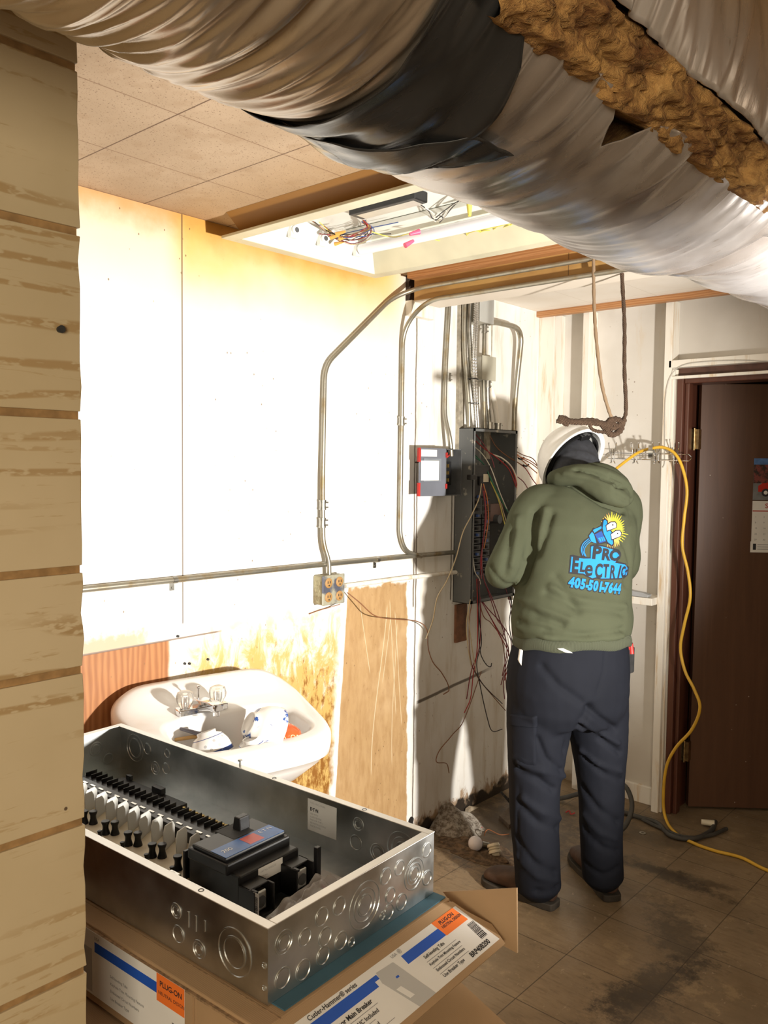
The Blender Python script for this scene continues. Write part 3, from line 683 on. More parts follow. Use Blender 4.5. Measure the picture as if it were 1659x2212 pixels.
# socket box
sb = thing('socket_box', 'grimy metal box with four round sockets on the left wall above the sink', 'socket box', (.03, 2.15, 1.075))
M_grime = NT('grimy_steel'); _n = M_grime.noise(22, 5)
M_grime = M_grime.out(M_grime.mix(M_grime.sm(_n, .4, .65), (.46, .42, .27), (.28, .22, .12)), .6, .2)
M_cov = NT('grimy_cover'); _n = M_cov.noise(18, 5)
M_cov = M_cov.out(M_cov.mix(M_cov.sm(_n, .42, .58), (.42, .40, .30), (.10, .105, .14)), .5, .3)
body = MB().box((.0, 2.098, 1.076), (.046, 2.208, 1.182)).build('body', M_grime, sb, smooth=False, bevel=.006)
MB().box((.046, 2.096, 1.074), (.052, 2.211, 1.184)).build('cover', M_cov, sb, smooth=False, bevel=.006)
for y_ in (2.126, 2.182):
    for z_ in (1.156, 1.104):
        k = MB().lathe([(0, 0), (.0185, 0), (.0185, .002), (.0165, .0035), (0, .0035)], frame((.0515, y_, z_), (0, 1, 0), (0, 0, 1)), 24).build('socket', NT('corroded_socket').out((.38, .21, .07), .6), sb)
        s_ = MB()
        for dy in (-.006, .006): s_.cbox((.0555, y_ + dy, z_ + .003), (.001, .0028, .009))
        s_.cyl((.055, y_, z_ - .009), (.0562, y_, z_ - .009), .003, seg=8); s_.build('socket_slots', M_ink, k)
for z_ in (1.155, 1.128, 1.101): MB().lathe([(.0115, -.001), (.0115, .0008), (.0095, .0012), (.0095, -.001)], frame((.024, 2.0975, z_), (1, 0, 0), (0, 0, 1)), 20, cap=False).build('knockout', M_grime, body)

# small switch with its red-edged door open
M_slate = mat('slate_enamel', (.15, .16, .19), .38, 0, .1, 10)
ds = thing('safety_switch', 'small open safety switch box with a red-edged grey door and a red side lever', 'safety switch', (.05, 2.83, 1.46))
Y0s, Y1s, Z0s, Z1s = 2.775, 2.885, 1.462, 1.657
m_ = MB(); m_.box((.0, Y0s, Z0s), (.004, Y1s, Z1s)); m_.box((.0, Y0s, Z0s), (.085, Y0s + .003, Z1s)); m_.box((.0, Y1s - .003, Z0s), (.085, Y1s, Z1s)); m_.box((.0, Y0s, Z0s), (.085, Y1s, Z0s + .003)); m_.box((.0, Y0s, Z1s - .003), (.085, Y1s, Z1s))
m_.build('body', M_greyd, ds, smooth=False)
D0 = Vector((.085, Y0s, 0)); dv = Vector((-.02, -.165, 0)).normalized(); MDs = frame((.085, Y0s - .002, Z0s), dv, (0, 0, 1))   # door opens towards the viewer's left
# local z of MDs points away from the wall?  ensure plates are thin both ways
dr = MB().box((0, 0, -.002), (.155, .197, .002), MDs).build('door', M_slate, ds, smooth=False, bevel=.001)
sgn = 1 if (MDs.to_3x3() @ Vector((0, 0, 1))).x > 0 else -1
def dl(x0, y0, x1, y1, a, b): return MB().box((x0, y0, sgn * a), (x1, y1, sgn * b), MDs)
for ya, yb in ((.0, .055), (.14, .197)): dl(.148, ya, .159, yb, -.006, .004).build('red_edge', M_red, dr, smooth=False)
dl(.03, .06, .13, .155, .002, .0045).build('door_panel', mat('slate_raised', (.22, .24, .27), .35), dr, smooth=False, bevel=.001)
dl(.045, .065, .148, .145, .005, .0056).build('paper_label', M_paper, dr, smooth=False)
dl(.055, .162, .145, .19, .0022, .003).build('paper_label', M_paper, dr, smooth=False)
for za in (.03, .16): MB().box((.084, Y0s - .006, Z0s + za), (.092, Y0s + .002, Z0s + za + .02)).build('hinge', M_red, ds, smooth=False)
fb = MB().box((.004, 2.79, 1.505), (.05, 2.86, 1.605)).build('fuse_block', M_black, ds, smooth=False, bevel=.003)
for z_ in (1.52, 1.55, 1.58):
    for y_ in (2.80, 2.825): MB().box((.05, y_, z_), (.058, y_ + .008, z_ + .014)).build('fuse_clip', M_brass, fb, smooth=False)
MB().cyl((.01, 2.845, 1.62), (.01, 2.845, 1.66), .014, seg=14).build('bushing', M_white, ds)
wires(ds, [(M_wred, .003, [(.03, 2.80, 1.60), (.06, 2.805, 1.635), (.05, 2.83, 1.64), (.02, 2.845, 1.63)]), (M_wred, .003, [(.03, 2.81, 1.60), (.065, 2.82, 1.63), (.045, 2.84, 1.632), (.02, 2.85, 1.625)]), (M_wblk, .003, [(.04, 2.80, 1.59), (.06, 2.80, 1.62), (.03, 2.82, 1.645)]), (M_wred, .002, [(.05, 2.79, 1.51), (.07, 2.785, 1.48), (.06, 2.79, 1.466)])])
lv = MB(); lv.rings([[Vector((x, 2.887 + dy, z)) for dy in (0, .010)] + [Vector((x + .022, 2.887 + dy, z)) for dy in (.010, 0)] for x, z in ((.055, 1.52), (.05, 1.58), (.052, 1.605))]); lv.build('lever', M_red, ds, bevel=.002)

# ------------------------------------------------------------------ old open breaker panel
ep = thing('breaker_panel', 'tall open grey breaker panel on the wall, full of loose coloured wires', 'breaker panel', (.05, 3.12, .985))
py0, py1, pz0, pz1, pd = 2.952, 3.298, .985, 1.752, .098
tt = .0025
m_ = MB(); m_.box((0, py0, pz0), (.003, py1, pz1)); m_.box((0, py0, pz0), (pd, py0 + tt, pz1)); m_.box((0, py1 - tt, pz0), (pd, py1, pz1)); m_.box((0, py0, pz0), (pd, py1, pz0 + tt)); m_.box((0, py0, pz1 - tt), (pd, py1, pz1))
fl = .014
m_.box((pd - tt, py0, pz0), (pd, py0 + fl, pz1)); m_.box((pd - tt, py1 - fl, pz0), (pd, py1, pz1)); m_.box((pd - tt, py0, pz0), (pd, py1, pz0 + fl)); m_.box((pd - tt, py0, pz1 - fl), (pd, py1, pz1))
m_.build('enclosure', M_grey, ep, smooth=False)
MB().box((.004, py0 + .05, pz0 + .10), (.03, py1 - .12, pz0 + .55)).build('backplate', M_greyd, ep, smooth=False, bevel=.002)
MB().box((.03, py0 + .04, pz1 - .30), (.075, py0 + .17, pz1 - .16)).build('main_breaker', M_black, ep, smooth=False, bevel=.004)
MB().box((.075, py0 + .075, pz1 - .25), (.083, py0 + .10, pz1 - .21)).build('main_handle', M_blackm, ep, smooth=False, bevel=.002)
lb = MB().box((.0755, py0 + .11, pz1 - .235), (.0765, py0 + .15, pz1 - .20)).build('paper_label', M_cream, ep, smooth=False)
MB().box((.03, py0 + .045, pz1 - .38), (.068, py0 + .15, pz1 - .305)).build('lug_block', M_greyd, ep, smooth=False, bevel=.003)
for i in range(13):
    z_ = pz0 + .115 + i * .0285
    for k, y_ in enumerate((py0 + .045, py0 + .115)):
        b_ = MB().box((.028, y_, z_), (.070, y_ + .062, z_ + .025)).build('breaker', M_black, ep, smooth=False, bevel=.002)
        MB().box((.070, y_ + .022, z_ + .006), (.080, y_ + .036, z_ + .018)).build('breaker_handle', M_blackm if (i + k) % 3 else M_wblu, b_, smooth=False, bevel=.001)
for y_ in (py0 + .028, py0 + .19):
    r_ = MB().box((.02, y_, pz0 + .12), (.034, y_ + .012, pz0 + .50)).build('neutral_bar', M_alu, ep, smooth=False)
    for i in range(14): MB().cyl((.034, y_ + .006, pz0 + .13 + i * .027), (.038, y_ + .006, pz0 + .13 + i * .027), .004, seg=8).build('screw', M_brass, r_)
MB().box((.02, py0 + .21, pz0 + .35), (.05, py1 - .03, pz0 + .43)).build('splice_block', mat('taupe_block', (.22, .14, .12), .6), ep, smooth=False, bevel=.003)
MB().cyl((.02, py0 + .25, pz0 + .36), (.075, py0 + .25, pz0 + .36), .022, .020, 20).build('lug_cup', M_greyd, ep)
MB().box((.003, py0 + .18, pz0 + .55), (.006, py0 + .183, pz1 - .03)).build('back_rib', M_zinc, ep, smooth=False)
MB().box((.098, 2.905, 1.528), (.12, 2.95, 1.55)).build('latch', M_black, ep, smooth=False, bevel=.003)
def Q(px, py, x=.10): return at(px, py, 0, x)
wl = [(M_wgrn, .0024, [(1022, 985, .03), (1045, 1003, .06), (1062, 1040, .09), (1085, 1085, .12), (1105, 1120, .13)]),
      (M_wgrn, .0024, [(1022, 978, .03), (1050, 1010, .06), (1068, 1050, .09), (1095, 1100, .12), (1108, 1130, .13)]),
      (M_wwht, .0024, [(1020, 960, .03), (1045, 985, .05), (1062, 1015, .08), (1080, 1065, .11), (1095, 1100, .12)]),
      (M_wyel, .0022, [(1055, 1030, .06), (1075, 1075, .09), (1085, 1110, .11), (1092, 1140, .13)]),
      (M_wtan, .0024, [(1057, 1035, .06), (1078, 1078, .09), (1090, 1115, .11), (1097, 1140, .13)]),
      (M_wmag, .0024, [(1025, 935, .02), (1045, 960, .05), (1062, 990, .08), (1068, 1010, .09)]),
      (M_wred, .0024, [(1022, 948, .03), (1050, 972, .05), (1075, 990, .08), (1100, 1015, .11), (1116, 1055, .13)]),
      (M_wred, .0026, [(1070, 983, .05), (1090, 993, .08), (1108, 1018, .11), (1118, 1055, .14)]),
      (M_wwht, .0036, [(1065, 982, .05), (1085, 990, .08), (1106, 1010, .11), (1117, 1040, .13), (1116, 1068, .15)]),
      (M_worg, .0022, [(1090, 950, .02), (1102, 968, .05), (1120, 985, .09), (1145, 995, .13), (1165, 1012, .20), (1175, 1035, .28)]),
      (M_worg, .0022, [(1095, 950, .02), (1108, 972, .05), (1125, 988, .09), (1150, 1003, .14), (1172, 1022, .24)]),
      (M_wbrn, .0022, [(1098, 948, .02), (1110, 970, .05), (1128, 982, .09), (1150, 990, .13), (1162, 1008, .20)]),
      (M_worg, .0022, [(1092, 955, .02), (1105, 978, .05), (1122, 990, .08), (1140, 1005, .14), (1160, 1022, .22)]),
      (M_wred, .0022, [(1120, 1000, .07), (1135, 1012, .12), (1150, 1035, .18), (1160, 1048, .24)]),
      (M_wbrn, .0024, [(1058, 940, .02), (1072, 965, .04), (1095, 985, .07), (1112, 995, .09), (1128, 1005, .11)]),
      (M_wmag, .0022, [(1118, 1030, .09), (1130, 1040, .12), (1140, 1055, .18)]),
      (M_wtan, .0024, [(1040, 1045, .085), (1035, 1075, .1), (1020, 1110, .105), (1000, 1150, .11), (985, 1205, .11), (965, 1255, .10), (945, 1290, .08), (935, 1340, .05), (920, 1380, .03)]),
      (M_worg, .0024, [(1044, 1045, .085), (1052, 1075, .1), (1055, 1120, .1), (1050, 1160, .1), (1045, 1185, .1)]),
      (M_wmag, .0024, [(1042, 1050, .085), (1048, 1100, .1), (1045, 1160, .11), (1038, 1210, .12), (1040, 1250, .13)]),
      (M_wred, .0024, [(1046, 1060, .085), (1050, 1120, .1), (1042, 1180, .11), (1040, 1230, .12)]),
      (M_wmag, .0022, [(1040, 1200, .1), (1045, 1250, .12), (1062, 1290, .13), (1080, 1340, .12), (1095, 1400, .11), (1085, 1460, .10)]),
      (M_wmag, .0022, [(1030, 1280, .06), (1052, 1320, .11), (1075, 1360, .12), (1098, 1400, .11), (1092, 1440, .10), (1082, 1480, .1)]),
      (M_wred, .0022, [(1032, 1285, .06), (1055, 1325, .11), (1078, 1370, .12), (1100, 1420, .10), (1090, 1470, .10)]),
      (M_wmag, .0022, [(1035, 1288, .06), (1050, 1310, .10), (1085, 1350, .12), (1105, 1395, .11), (1088, 1470, .09), (1090, 1510, .08)]),
      (M_wbrn, .0022, [(1034, 1286, .06), (1044, 1330, .10), (1060, 1345, .10), (1085, 1385, .10), (1094, 1490, .09)]),
      (M_wblk, .0022, [(1032, 1250, .1), (1035, 1330, .1), (1040, 1390, .09), (1030, 1430, .08), (1035, 1470, .07), (1055, 1560, .06), (1065, 1580, .05), (1085, 1575, .06)]),
      (M_wblk, .0022, [(1036, 1255, .1), (1034, 1340, .1), (1038, 1410, .08), (1050, 1435, .08), (1060, 1440, .08), (1062, 1432, .08)]),
      (M_wmag, .0022, [(1034, 1250, .1), (1038, 1330, .1), (1035, 1400, .09), (1018, 1450, .08), (1008, 1510, .06)]),
      (M_wred, .0022, [(1030, 1250, .1), (1032, 1340, .1), (1030, 1410, .09), (1022, 1460, .08), (1016, 1510, .06), (1003, 1540, .04)]),
      (M_wbrn, .002, [(1022, 1290, .08), (1014, 1340, .09), (1016, 1420, .08), (1030, 1460, .07), (1070, 1510, .06), (1092, 1535, .06)]),
      (M_wblk, .002, [(1020, 1440, .08), (1045, 1480, .07), (1085, 1520, .06)]),
      (M_wtan, .002, [(1020, 1280, .09), (1008, 1340, .1), (1010, 1390, .1), (1018, 1440, .09)]),
      (M_wtan, .002, [(1022, 1275, .09), (1012, 1320, .1), (1020, 1400, .1), (1028, 1450, .08)]),
      (M_wblk, .0022, [(1095, 1270, .05), (1105, 1300, .09), (1100, 1350, .09), (1115, 1420, .09), (1125, 1460, .09)]),
      (M_wmag, .0022, [(1092, 1270, .05), (1103, 1310, .09), (1106, 1360, .09), (1112, 1410, .09)]),
      (M_wblk, .0022, [(1098, 1272, .05), (1108, 1320, .09), (1118, 1380, .09), (1122, 1440, .09)]),
      (M_wwht, .0022, [(1022, 1205, .08), (1026, 1235, .1), (1035, 1250, .1), (1038, 1262, .1)]),
      (M_wmag, .002, [(1052, 1270, .12), (1065, 1310, .12), (1075, 1340, .12), (1090, 1360, .12), (1085, 1375, .12)]),
      (M_wbrn, .002, [(1040, 1450, .05), (1000, 1560, .02), (975, 1590, .02), (942, 1640, .02), (965, 1650, .02), (970, 1670, .02)])]
def clampx(P, lo=.008):
    for p in P: p.x = max(p.x, lo)
    return P
for m, r, pts in wl: MB().tube(clampx(smooth([Q(*p) for p in pts], 7)), r, 6, 1).build('wire', m, ep)
for p in ((1105, 968, .06), (1120, 990, .09), (1080, 1000, .08), (1130, 1005, .11)):
    a = Q(*p); MB().tube([a, a + Vector((.004, .02, -.004)), a + Vector((.008, .035, .004))], .0045, 6, 3).build('wrapping_tape', M_black, ep)
# loose wires from the socket box
w_ = MB().tube([Q(750, 1280, .02), Q(775, 1300, .05), (Q(810, 1330, .07)), Q(860, 1338, .06), Q(900, 1342, .05), Q(922, 1360, .03), Q(925, 1400, .02), Q(935, 1430, .03), Q(955, 1455, .04), Q(970, 1490, .03), Q(958, 1500, .02)], .0022, 6, 7)
tag(w_.build('loose_wire', M_wbrn), 'long thin loose wire drooping across the bare plywood from beside the socket box', 'wire')
w_ = MB().tube([Q(735, 1305, .03), Q(712, 1312, .01), Q(690, 1318, .004), Q(668, 1326, .004)], .002, 6, 6)
tag(w_.build('loose_wire', M_wbrn), 'short wire scrap poking out under the socket box', 'wire')
# ------------------------------------------------------------------ wash basin
t = NT('white_china'); n1 = t.noise(4, 4)
M_china = t.out(t.mix(t.sm(n1, .6, .8), (.82, .80, .77), (.74, .68, .60)), .16)
SO = Vector((.08, 1.56, 0)); SV = Vector((.978, -.208, 0)); SU = Vector((.208, .978, 0))
def sp(u, v, z): return SO + SU * u + SV * v + Vector((0, 0, z))
def zdeck(u, v):
    a = .060 * math.exp(-(v / .085) ** 2)                       # raised back ledge
    a *= 1 - .75 * max(0, min(1, (abs(u + .03) - .17) / .13)) ** 2
    return .866 - .115 * max(0, v - .13) + a + (.0 if v > .13 else (.13 - v) * .04)
def sup(phi, a, b, e):
    c, s = math.cos(phi), math.sin(phi)
    return a * math.copysign(abs(c) ** (2 / e), c), b * math.copysign(abs(s) ** (2 / e), s)
NP = 72
def outer(phi, k=1.0):
    u, v = sup(phi, .315, .240, 5.0)
    v = v * k; t_ = (v + .235) / .47
    return -.025 + u * k * (1 - .27 * t_), .232 + v
def bowl(phi, k):
    u, v = sup(phi, .198, .112, 3.8); return -.03 + u * k, .305 + v * k
rings = []
for k, z in ((.12, .744), (.5, .746), (.75, .754), (.88, .775), (.95, .808)):
    rings.append([sp(*bowl(2 * PI * i / NP, k), z) for i in range(NP)])
def uvz(u, v, dz=0): return sp(u, v, zdeck(u, v) + dz)
rings.append([uvz(*bowl(2 * PI * i / NP, .985), -.012) for i in range(NP)])
rings.append([uvz(*bowl(2 * PI * i / NP, 1.01), -.002) for i in range(NP)])
for t_ in (.12, .3, .5, .7, .85, .95):
    r_ = []
    for i in range(NP):
        ph = 2 * PI * i / NP; b = bowl(ph, 1.03); o_ = outer(ph, .985)
        u, v = b[0] + (o_[0] - b[0]) * t_, b[1] + (o_[1] - b[1]) * t_
        r_.append(uvz(u, v, -.004 * max(0, t_ - .8) * 5))
    rings.append(r_)
for k, dz in ((1.0, -.014), (1.0, -.04), (.985, -.062), (.93, -.070)):
    rings.append([uvz(*outer(2 * PI * i / NP, k), dz) for i in range(NP)])
rings.append([sp(*bowl(2 * PI * i / NP, 1.12), .735) for i in range(NP)])
rings.append([sp(*bowl(2 * PI * i / NP, .8), .69) for i in range(NP)])
rings.append([sp(*bowl(2 * PI * i / NP, .3), .675) for i in range(NP)])
sink = thing('wash_basin', 'white china wash basin hung on the stained wall, full of bowls', 'sink', tuple(sp(0, .2, .7)))
mb = MB()
for r_ in rings:
    for p in r_: p.x = max(p.x, .002)
mb.rings(rings); mb.build('basin', M_china, sink, smooth='all')
MB().cyl(sp(-.03, .305, .7445), sp(-.03, .305, .747), .022, seg=20).build('drain', M_chrome, sink)
tr = MB().tube([sp(-.03, .3, .69), sp(-.03, .3, .55), sp(-.03, .25, .50), sp(-.03, .2, .55), sp(-.03, .08, .55), sp(-.03, -.05, .55)], .016, 12, 6); tr.build('drain_pipe', M_chrome, sink)
fu, fv, fz = -.082, .155, zdeck(-.082, .155)
FM = frame(sp(fu, fv, fz), SU, SV * -1)        # x lateral, y back, z up
fc = MB().prism([(sx * x, y) for sx, x, y in ((1, .075, -.02), (1, .08, 0), (1, .075, .02), (-1, .075, .02), (-1, .08, 0), (-1, .075, -.02))], -.004, .016, FM)
sk = [(0.0, .012, .012, .030, .020), (-.03, .012, .014, .028, .019), (-.09, .02, .011, .026, .018), (-.115, .024, .009, .024, .016)]
fc.rings([[FM @ Vector((x * w, y, z + h * (1 if k > 0 else -.2))) for x, k in ((-1, 0), (1, 0), (1, 1), (-1, 1))] for y, z, h, _, w in [(.018, .006, .028, 0, .022), (-.02, .012, .026, 0, .020), (-.08, .026, .020, 0, .017), (-.115, .028, .018, 0, .016)]])
fc.cyl(FM @ Vector((0, -.10, .026)), FM @ Vector((0, -.10, .008)), .010, seg=16)
fct = fc.build('faucet', M_chrome, sink, bevel=.003)
MB().cyl(FM @ Vector((0, .022, .01)), FM @ Vector((0, .022, .062)), .0025, seg=10).ell((0, 0, 0), (.006, .006, .006), Matrix.Translation(FM @ Vector((0, .022, .064))), 12, 8).build('lift_rod', M_chrome, fct)
M_acr = NT('clear_acrylic').out((.95, .93, .88), .06, 0, None, **{'Transmission Weight': .85, 'IOR': 1.45})
for sx_ in (-1, 1):
    kb = MB(); seg = 24; prof = [(.012, .016), (.016, .022), (.024, .036), (.026, .048), (.022, .060), (.012, .066)]
    kb.rings([[FM @ Vector((sx_ * .051 + (r * (1 + (.07 if i % 3 == 0 else -.02))) * math.cos(2 * PI * i / seg), r * (1 + (.07 if i % 3 == 0 else -.02)) * math.sin(2 * PI * i / seg), z)) for i in range(seg)] for r, z in prof])
    kb.build('tap_knob', M_acr, fct)
    MB().cyl(FM @ Vector((sx_ * .051, 0, .014)), FM @ Vector((sx_ * .051, 0, .050)), .006, seg=10).build('tap_stem', M_chrome, fct)

# bowls left in the basin
def china_mat(name, band, pat, kind):
    t = NT(name); x, y, z = t.xyz()
    c = (.82, .80, .76)
    if kind == 'rim':      # grey-white flowers under a thin line, wide blue rim band
        c = t.mix(t.mul(t.sm(t.voro(60), .30, .22), t.sm(z, .018, .022), t.sm(z, .050, .046)), c, (.48, .47, .46))
        c = t.mix(t.mul(t.sm(t.noise(90, 3), .58, .62), t.sm(z, .008, .011)), c, (.55, .54, .52)) if False else c
        c = t.mix(t.sm(z, .052, .053), c, pat); c = t.mix(t.line(z, .016, .0012), c, pat)
    elif kind == 'flower':
        a = t.voro(34, None, 'F1'); f = t.mul(t.sm(a, .36, .30), t.sm(t.noise(150, 2), .36, .46)); c = t.mix(t.mul(f, t.sm(t.noise(16, 2), .42, .48)), c, pat)
    elif kind == 'scroll':
        f = t.sm(t.ma('ABSOLUTE', t.ma('SUBTRACT', t.noise(60, 3, None, .5, 1.2), .5)), .035, .02); c = t.mix(t.mul(f, t.sm(z, .012, .016)), c, pat)
        c = t.mix(t.line(z, .012, .0012), c, pat)
    elif kind == 'red':
        c = (.62, .10, .03); c = t.mix(t.sm(t.ma('ABSOLUTE', t.ma('SUBTRACT', t.voro(40), .28)), .05, .03), c, (.80, .62, .35))
    return t.out(c, .15)
def bowl_obj(name, label, r, h, px, py, d, axis, m):
    """bowl whose foot-to-mouth axis points along axis, its middle seen at the given spot"""
    prof = [(.0, .004), (r * .36, .004), (r * .38, 0), (r * .44, 0), (r * .44, .008), (r * .66, h * .22), (r * .85, h * .5), (r * .95, h * .78), (r, h), (r * .985, h + .0015), (r * .965, h), (r * .91, h * .78), (r * .80, h * .5), (r * .60, h * .25), (r * .3, .012), (.0, .010)]
    mb = MB(); mb.lathe([(max(a, .0005), b) for a, b in prof], None, 48); o = mb.build(name, m, smooth='all')
    q = Vector(axis).normalized().to_track_quat('Z', 'Y'); o.rotation_mode = 'QUATERNION'; o.rotation_quaternion = q
    o.location = at(px, py, 2, d) - (q @ Vector((0, 0, h * .5)))
    return tag(o, label, 'bowl')
bowl_obj('china_bowl', 'upturned white bowl with grey flowers and a blue rim band, nearest in the basin', .060, .062, 452, 1604, .822, RT * .30 - UP * .90 - FW * .10, china_mat('china_grey_flower', 1, (.03, .07, .26), 'rim'))
bowl_obj('china_bowl', 'large white bowl with pale blue flowers lying on its side in the basin', .078, .080, 562, 1574, .848, RT * .80 - UP * .50 + FW * .45, china_mat('china_blue_flower', 1, (.03, .09, .32), 'flower'))
bowl_obj('china_bowl', 'small upturned bowl with dark blue scrollwork in front of the large bowl', .050, .050, 545, 1614, .815, RT * .2 - UP * .95 + FW * .1, china_mat('china_blue_scroll', 1, (.02, .05, .27), 'scroll'))
bowl_obj('china_bowl', 'red-orange patterned bowl tucked behind the large flowered bowl', .056, .058, 602, 1590, .826, RT * .5 - UP * .75 + FW * .4, china_mat('china_red', 1, (.6, .1, .03), 'red'))
M_bam = mat('bamboo', (.55, .33, .12), .5)
for i, (a, b, m, lab) in enumerate((((-.19, .215, .815), (-.07, .25, .822), M_bam, 'tan wooden utensil handle lying in the basin beside the nearest bowl'), ((-.175, .195, .842), (-.125, .24, .826), mat('smoky_plastic', (.18, .17, .20), .3), 'dark utensil handle crossing the tan one in the basin'))):
    tag(MB().cyl(sp(*a), sp(*b), .0048, .0065, 10).build('utensil_handle', m), lab, 'utensil')

# ------------------------------------------------------------------ new breaker enclosure on its carton
an = math.radians(3); EX = Vector((math.cos(an), math.sin(an), 0)); EY = Vector((-math.sin(an), math.cos(an), 0))
EO = Vector((1.416, .673, .9)) - EX * .86
ME = frame(EO, EX, EY)
def E_(x, y, z): return ME @ Vector((x, y, z))
en = thing('load_center_enclosure', 'new galvanised steel electrical enclosure lying open on its carton in the foreground', 'electrical box', tuple(E_(.43, .18, 0)))
L_, W_, H_ = .86, .365, .10
mb = MB(); q = .0016
mb.box((0, 0, 0), (L_, W_, q), ME).box((0, 0, q), (q, W_, H_), ME).box((L_ - q, 0, q), (L_, W_, H_), ME).box((q, 0, q), (L_ - q, q, H_), ME).box((q, W_ - q, q), (L_ - q, W_, H_), ME)
tub = mb.build('tub', M_galv, en, smooth=False)
fw_ = .014
mb = MB().box((-.001, -.001, H_), (L_ + .001, fw_, H_ + .0016), ME).box((-.001, W_ - fw_, H_), (L_ + .001, W_ + .001, H_ + .0016), ME).box((-.001, fw_, H_), (fw_, W_ - fw_, H_ + .0016), ME).box((L_ - fw_, fw_, H_), (L_ + .001, W_ - fw_, H_ + .0016), ME)
mb.build('rim_flange', mat('brushed_flange', (.70, .69, .66), .38, .9, .06), en, smooth=False, bevel=.001)
def ko(origin, x, y, radii, parent=tub):
    """stamped knockout: raised concentric steps"""
    M = frame(origin, x, y); mb = MB()
    for k, r in enumerate(radii):
        mb.lathe([(r + .0012, -.0004), (r + .0006, .0011), (r - .0006, .0013), (r - .0016, -.0004)], M, 40, cap=False)
        if k == len(radii) - 1: mb.lathe([(r - .0016, -.0004), (r - .0022, .0006), (.0003, .0006)], M, 40, cap=False)
    return mb.build('knockout', M_galv, parent, smooth=False)
for y, z, rr in ((.028, .071, (.0155, .011)), (.026, .024, (.0135,)), (.067, .060, (.0115,)), (.064, .016, (.0135,)), (.100, .074, (.0125,)), (.107, .043, (.0125,)), (.103, .010 + .008, (.0125,)), (.136, .074, (.0125,)), (.140, .022, (.0125,)), (.163, .009, (.0065,)),
                (.192, .052, (.034, .024, .0155)), (.233, .018, (.0060,)), (.240, .076, (.0125,)), (.252, .042, (.0115,)), (.262, .080 - .004, (.0115,)), (.248, .014 + .004, (.0115,)), (.280, .020, (.0125,)), (.312, .052, (.0245, .017, .011)), (.345, .078, (.0115,)), (.347, .032, (.0115,))):
    if (y, z) == (.262, .076): y = .274
    ko(E_(L_, y, max(z, max(rr) + .003)), EY, (0, 0, 1), rr)
for x, z, rr in ((.674, .059, (.0105, .007)), (.679, .027, (.012,)), (.724, .022, (.0125, .008)), (.797, .046, (.032, .021)), (.853, .05, (.0035,)), (.853, .02, (.003,))):
    ko(E_(x, 0, z), EX, (0, 0, 1), rr)
for x in (.700, .716, .735):
    MB().box((x, -.0012, .045 if x < .73 else .052), (x + .003, .0003, .068), ME).build('knockout', M_galv, tub, smooth=False, bevel=.0008)
for x, z, rr in ((.702, .069, (.011, .007)), (.697, .035, (.0125,)), (.745, .032, (.0145, .010)), (.797, .052, (.030, .021, .013)), (.055, .058, (.030, .021)), (.100, .066, (.012,)), (.128, .030, (.014, .008)), (.165, .038, (.0115,)), (.17, .072, (.009,))):
    ko(E_(x, W_ - q, z), EX, (0, 0, 1), rr)
for y, z, rr in ((.30, .06, (.015, .010)), (.33, .03, (.012,)), (.25, .07, (.012,)), (.24, .03, (.014,))):
    ko(E_(q, y, z), EY, (0, 0, 1), rr)
ko(E_(.07, .27, q), EX, EY, (.042,))
for x, y in ((.86 - .14, .007), (.86 - .14, .358), (.5, .358)):
    MB().lathe([(.0045, .0016), (.0040, .0022), (.002, .0014), (.0004, .0014)], ME @ Matrix.Translation((x, y, H_)), 14, cap=False).build('screw_hole', M_greyd, tub)
s_ = MB().cyl(E_(.405, .358, H_), E_(.405, .358, H_ + .012), .002, seg=8); s_.cyl(E_(.405, .358, H_ + .012), E_(.405, .358, H_ + .015), .0045, seg=10); s_.build('screw', M_zinc, en)
# inside label on the far side
FMl = frame(E_(.582, W_ - q - .0004, .026), EX, (0, 0, 1))
lb = MB().box((0, 0, 0), (.07, .058, .0003), FMl).build('rating_label', M_labelgrey, en, smooth=False)
text('E·T·N', .0085, FMl @ Matrix.Translation((.006, .037, 0)), M_ink, 'lettering', lb, bold=.0004)
text('TYPE 1 ENCLOSURE', .0042, FMl @ Matrix.Translation((.006, .050, 0)), M_inkg, 'lettering', lb)
for k, s in enumerate(('USE WITH', 'LOADCENTER', 'INDOOR TYPE 1', 'SEE INSTRUCTIONS', 'INSIDE PANEL')):
    text(s, .0044, FMl @ Matrix.Translation((.006, .030 - k * .0055, 0)), M_inkg, 'lettering', lb)
FMr = ME @ Matrix.Translation((.705, .285, q + .0004)) @ Matrix.Rotation(math.radians(180), 4, 'Z')
lb = MB().box((-.05, -.02, 0), (.03, .025, .0003), FMr).build('warning_label', M_labelgrey, en, smooth=False)
MB().box((-.05, .017, .0003), (.03, .025, .0005), FMr).build('red_stripe', M_red, lb, smooth=False)
text('DANGER', .008, FMr @ Matrix.Translation((-.045, .004, .0003)), M_red, 'lettering', lb)
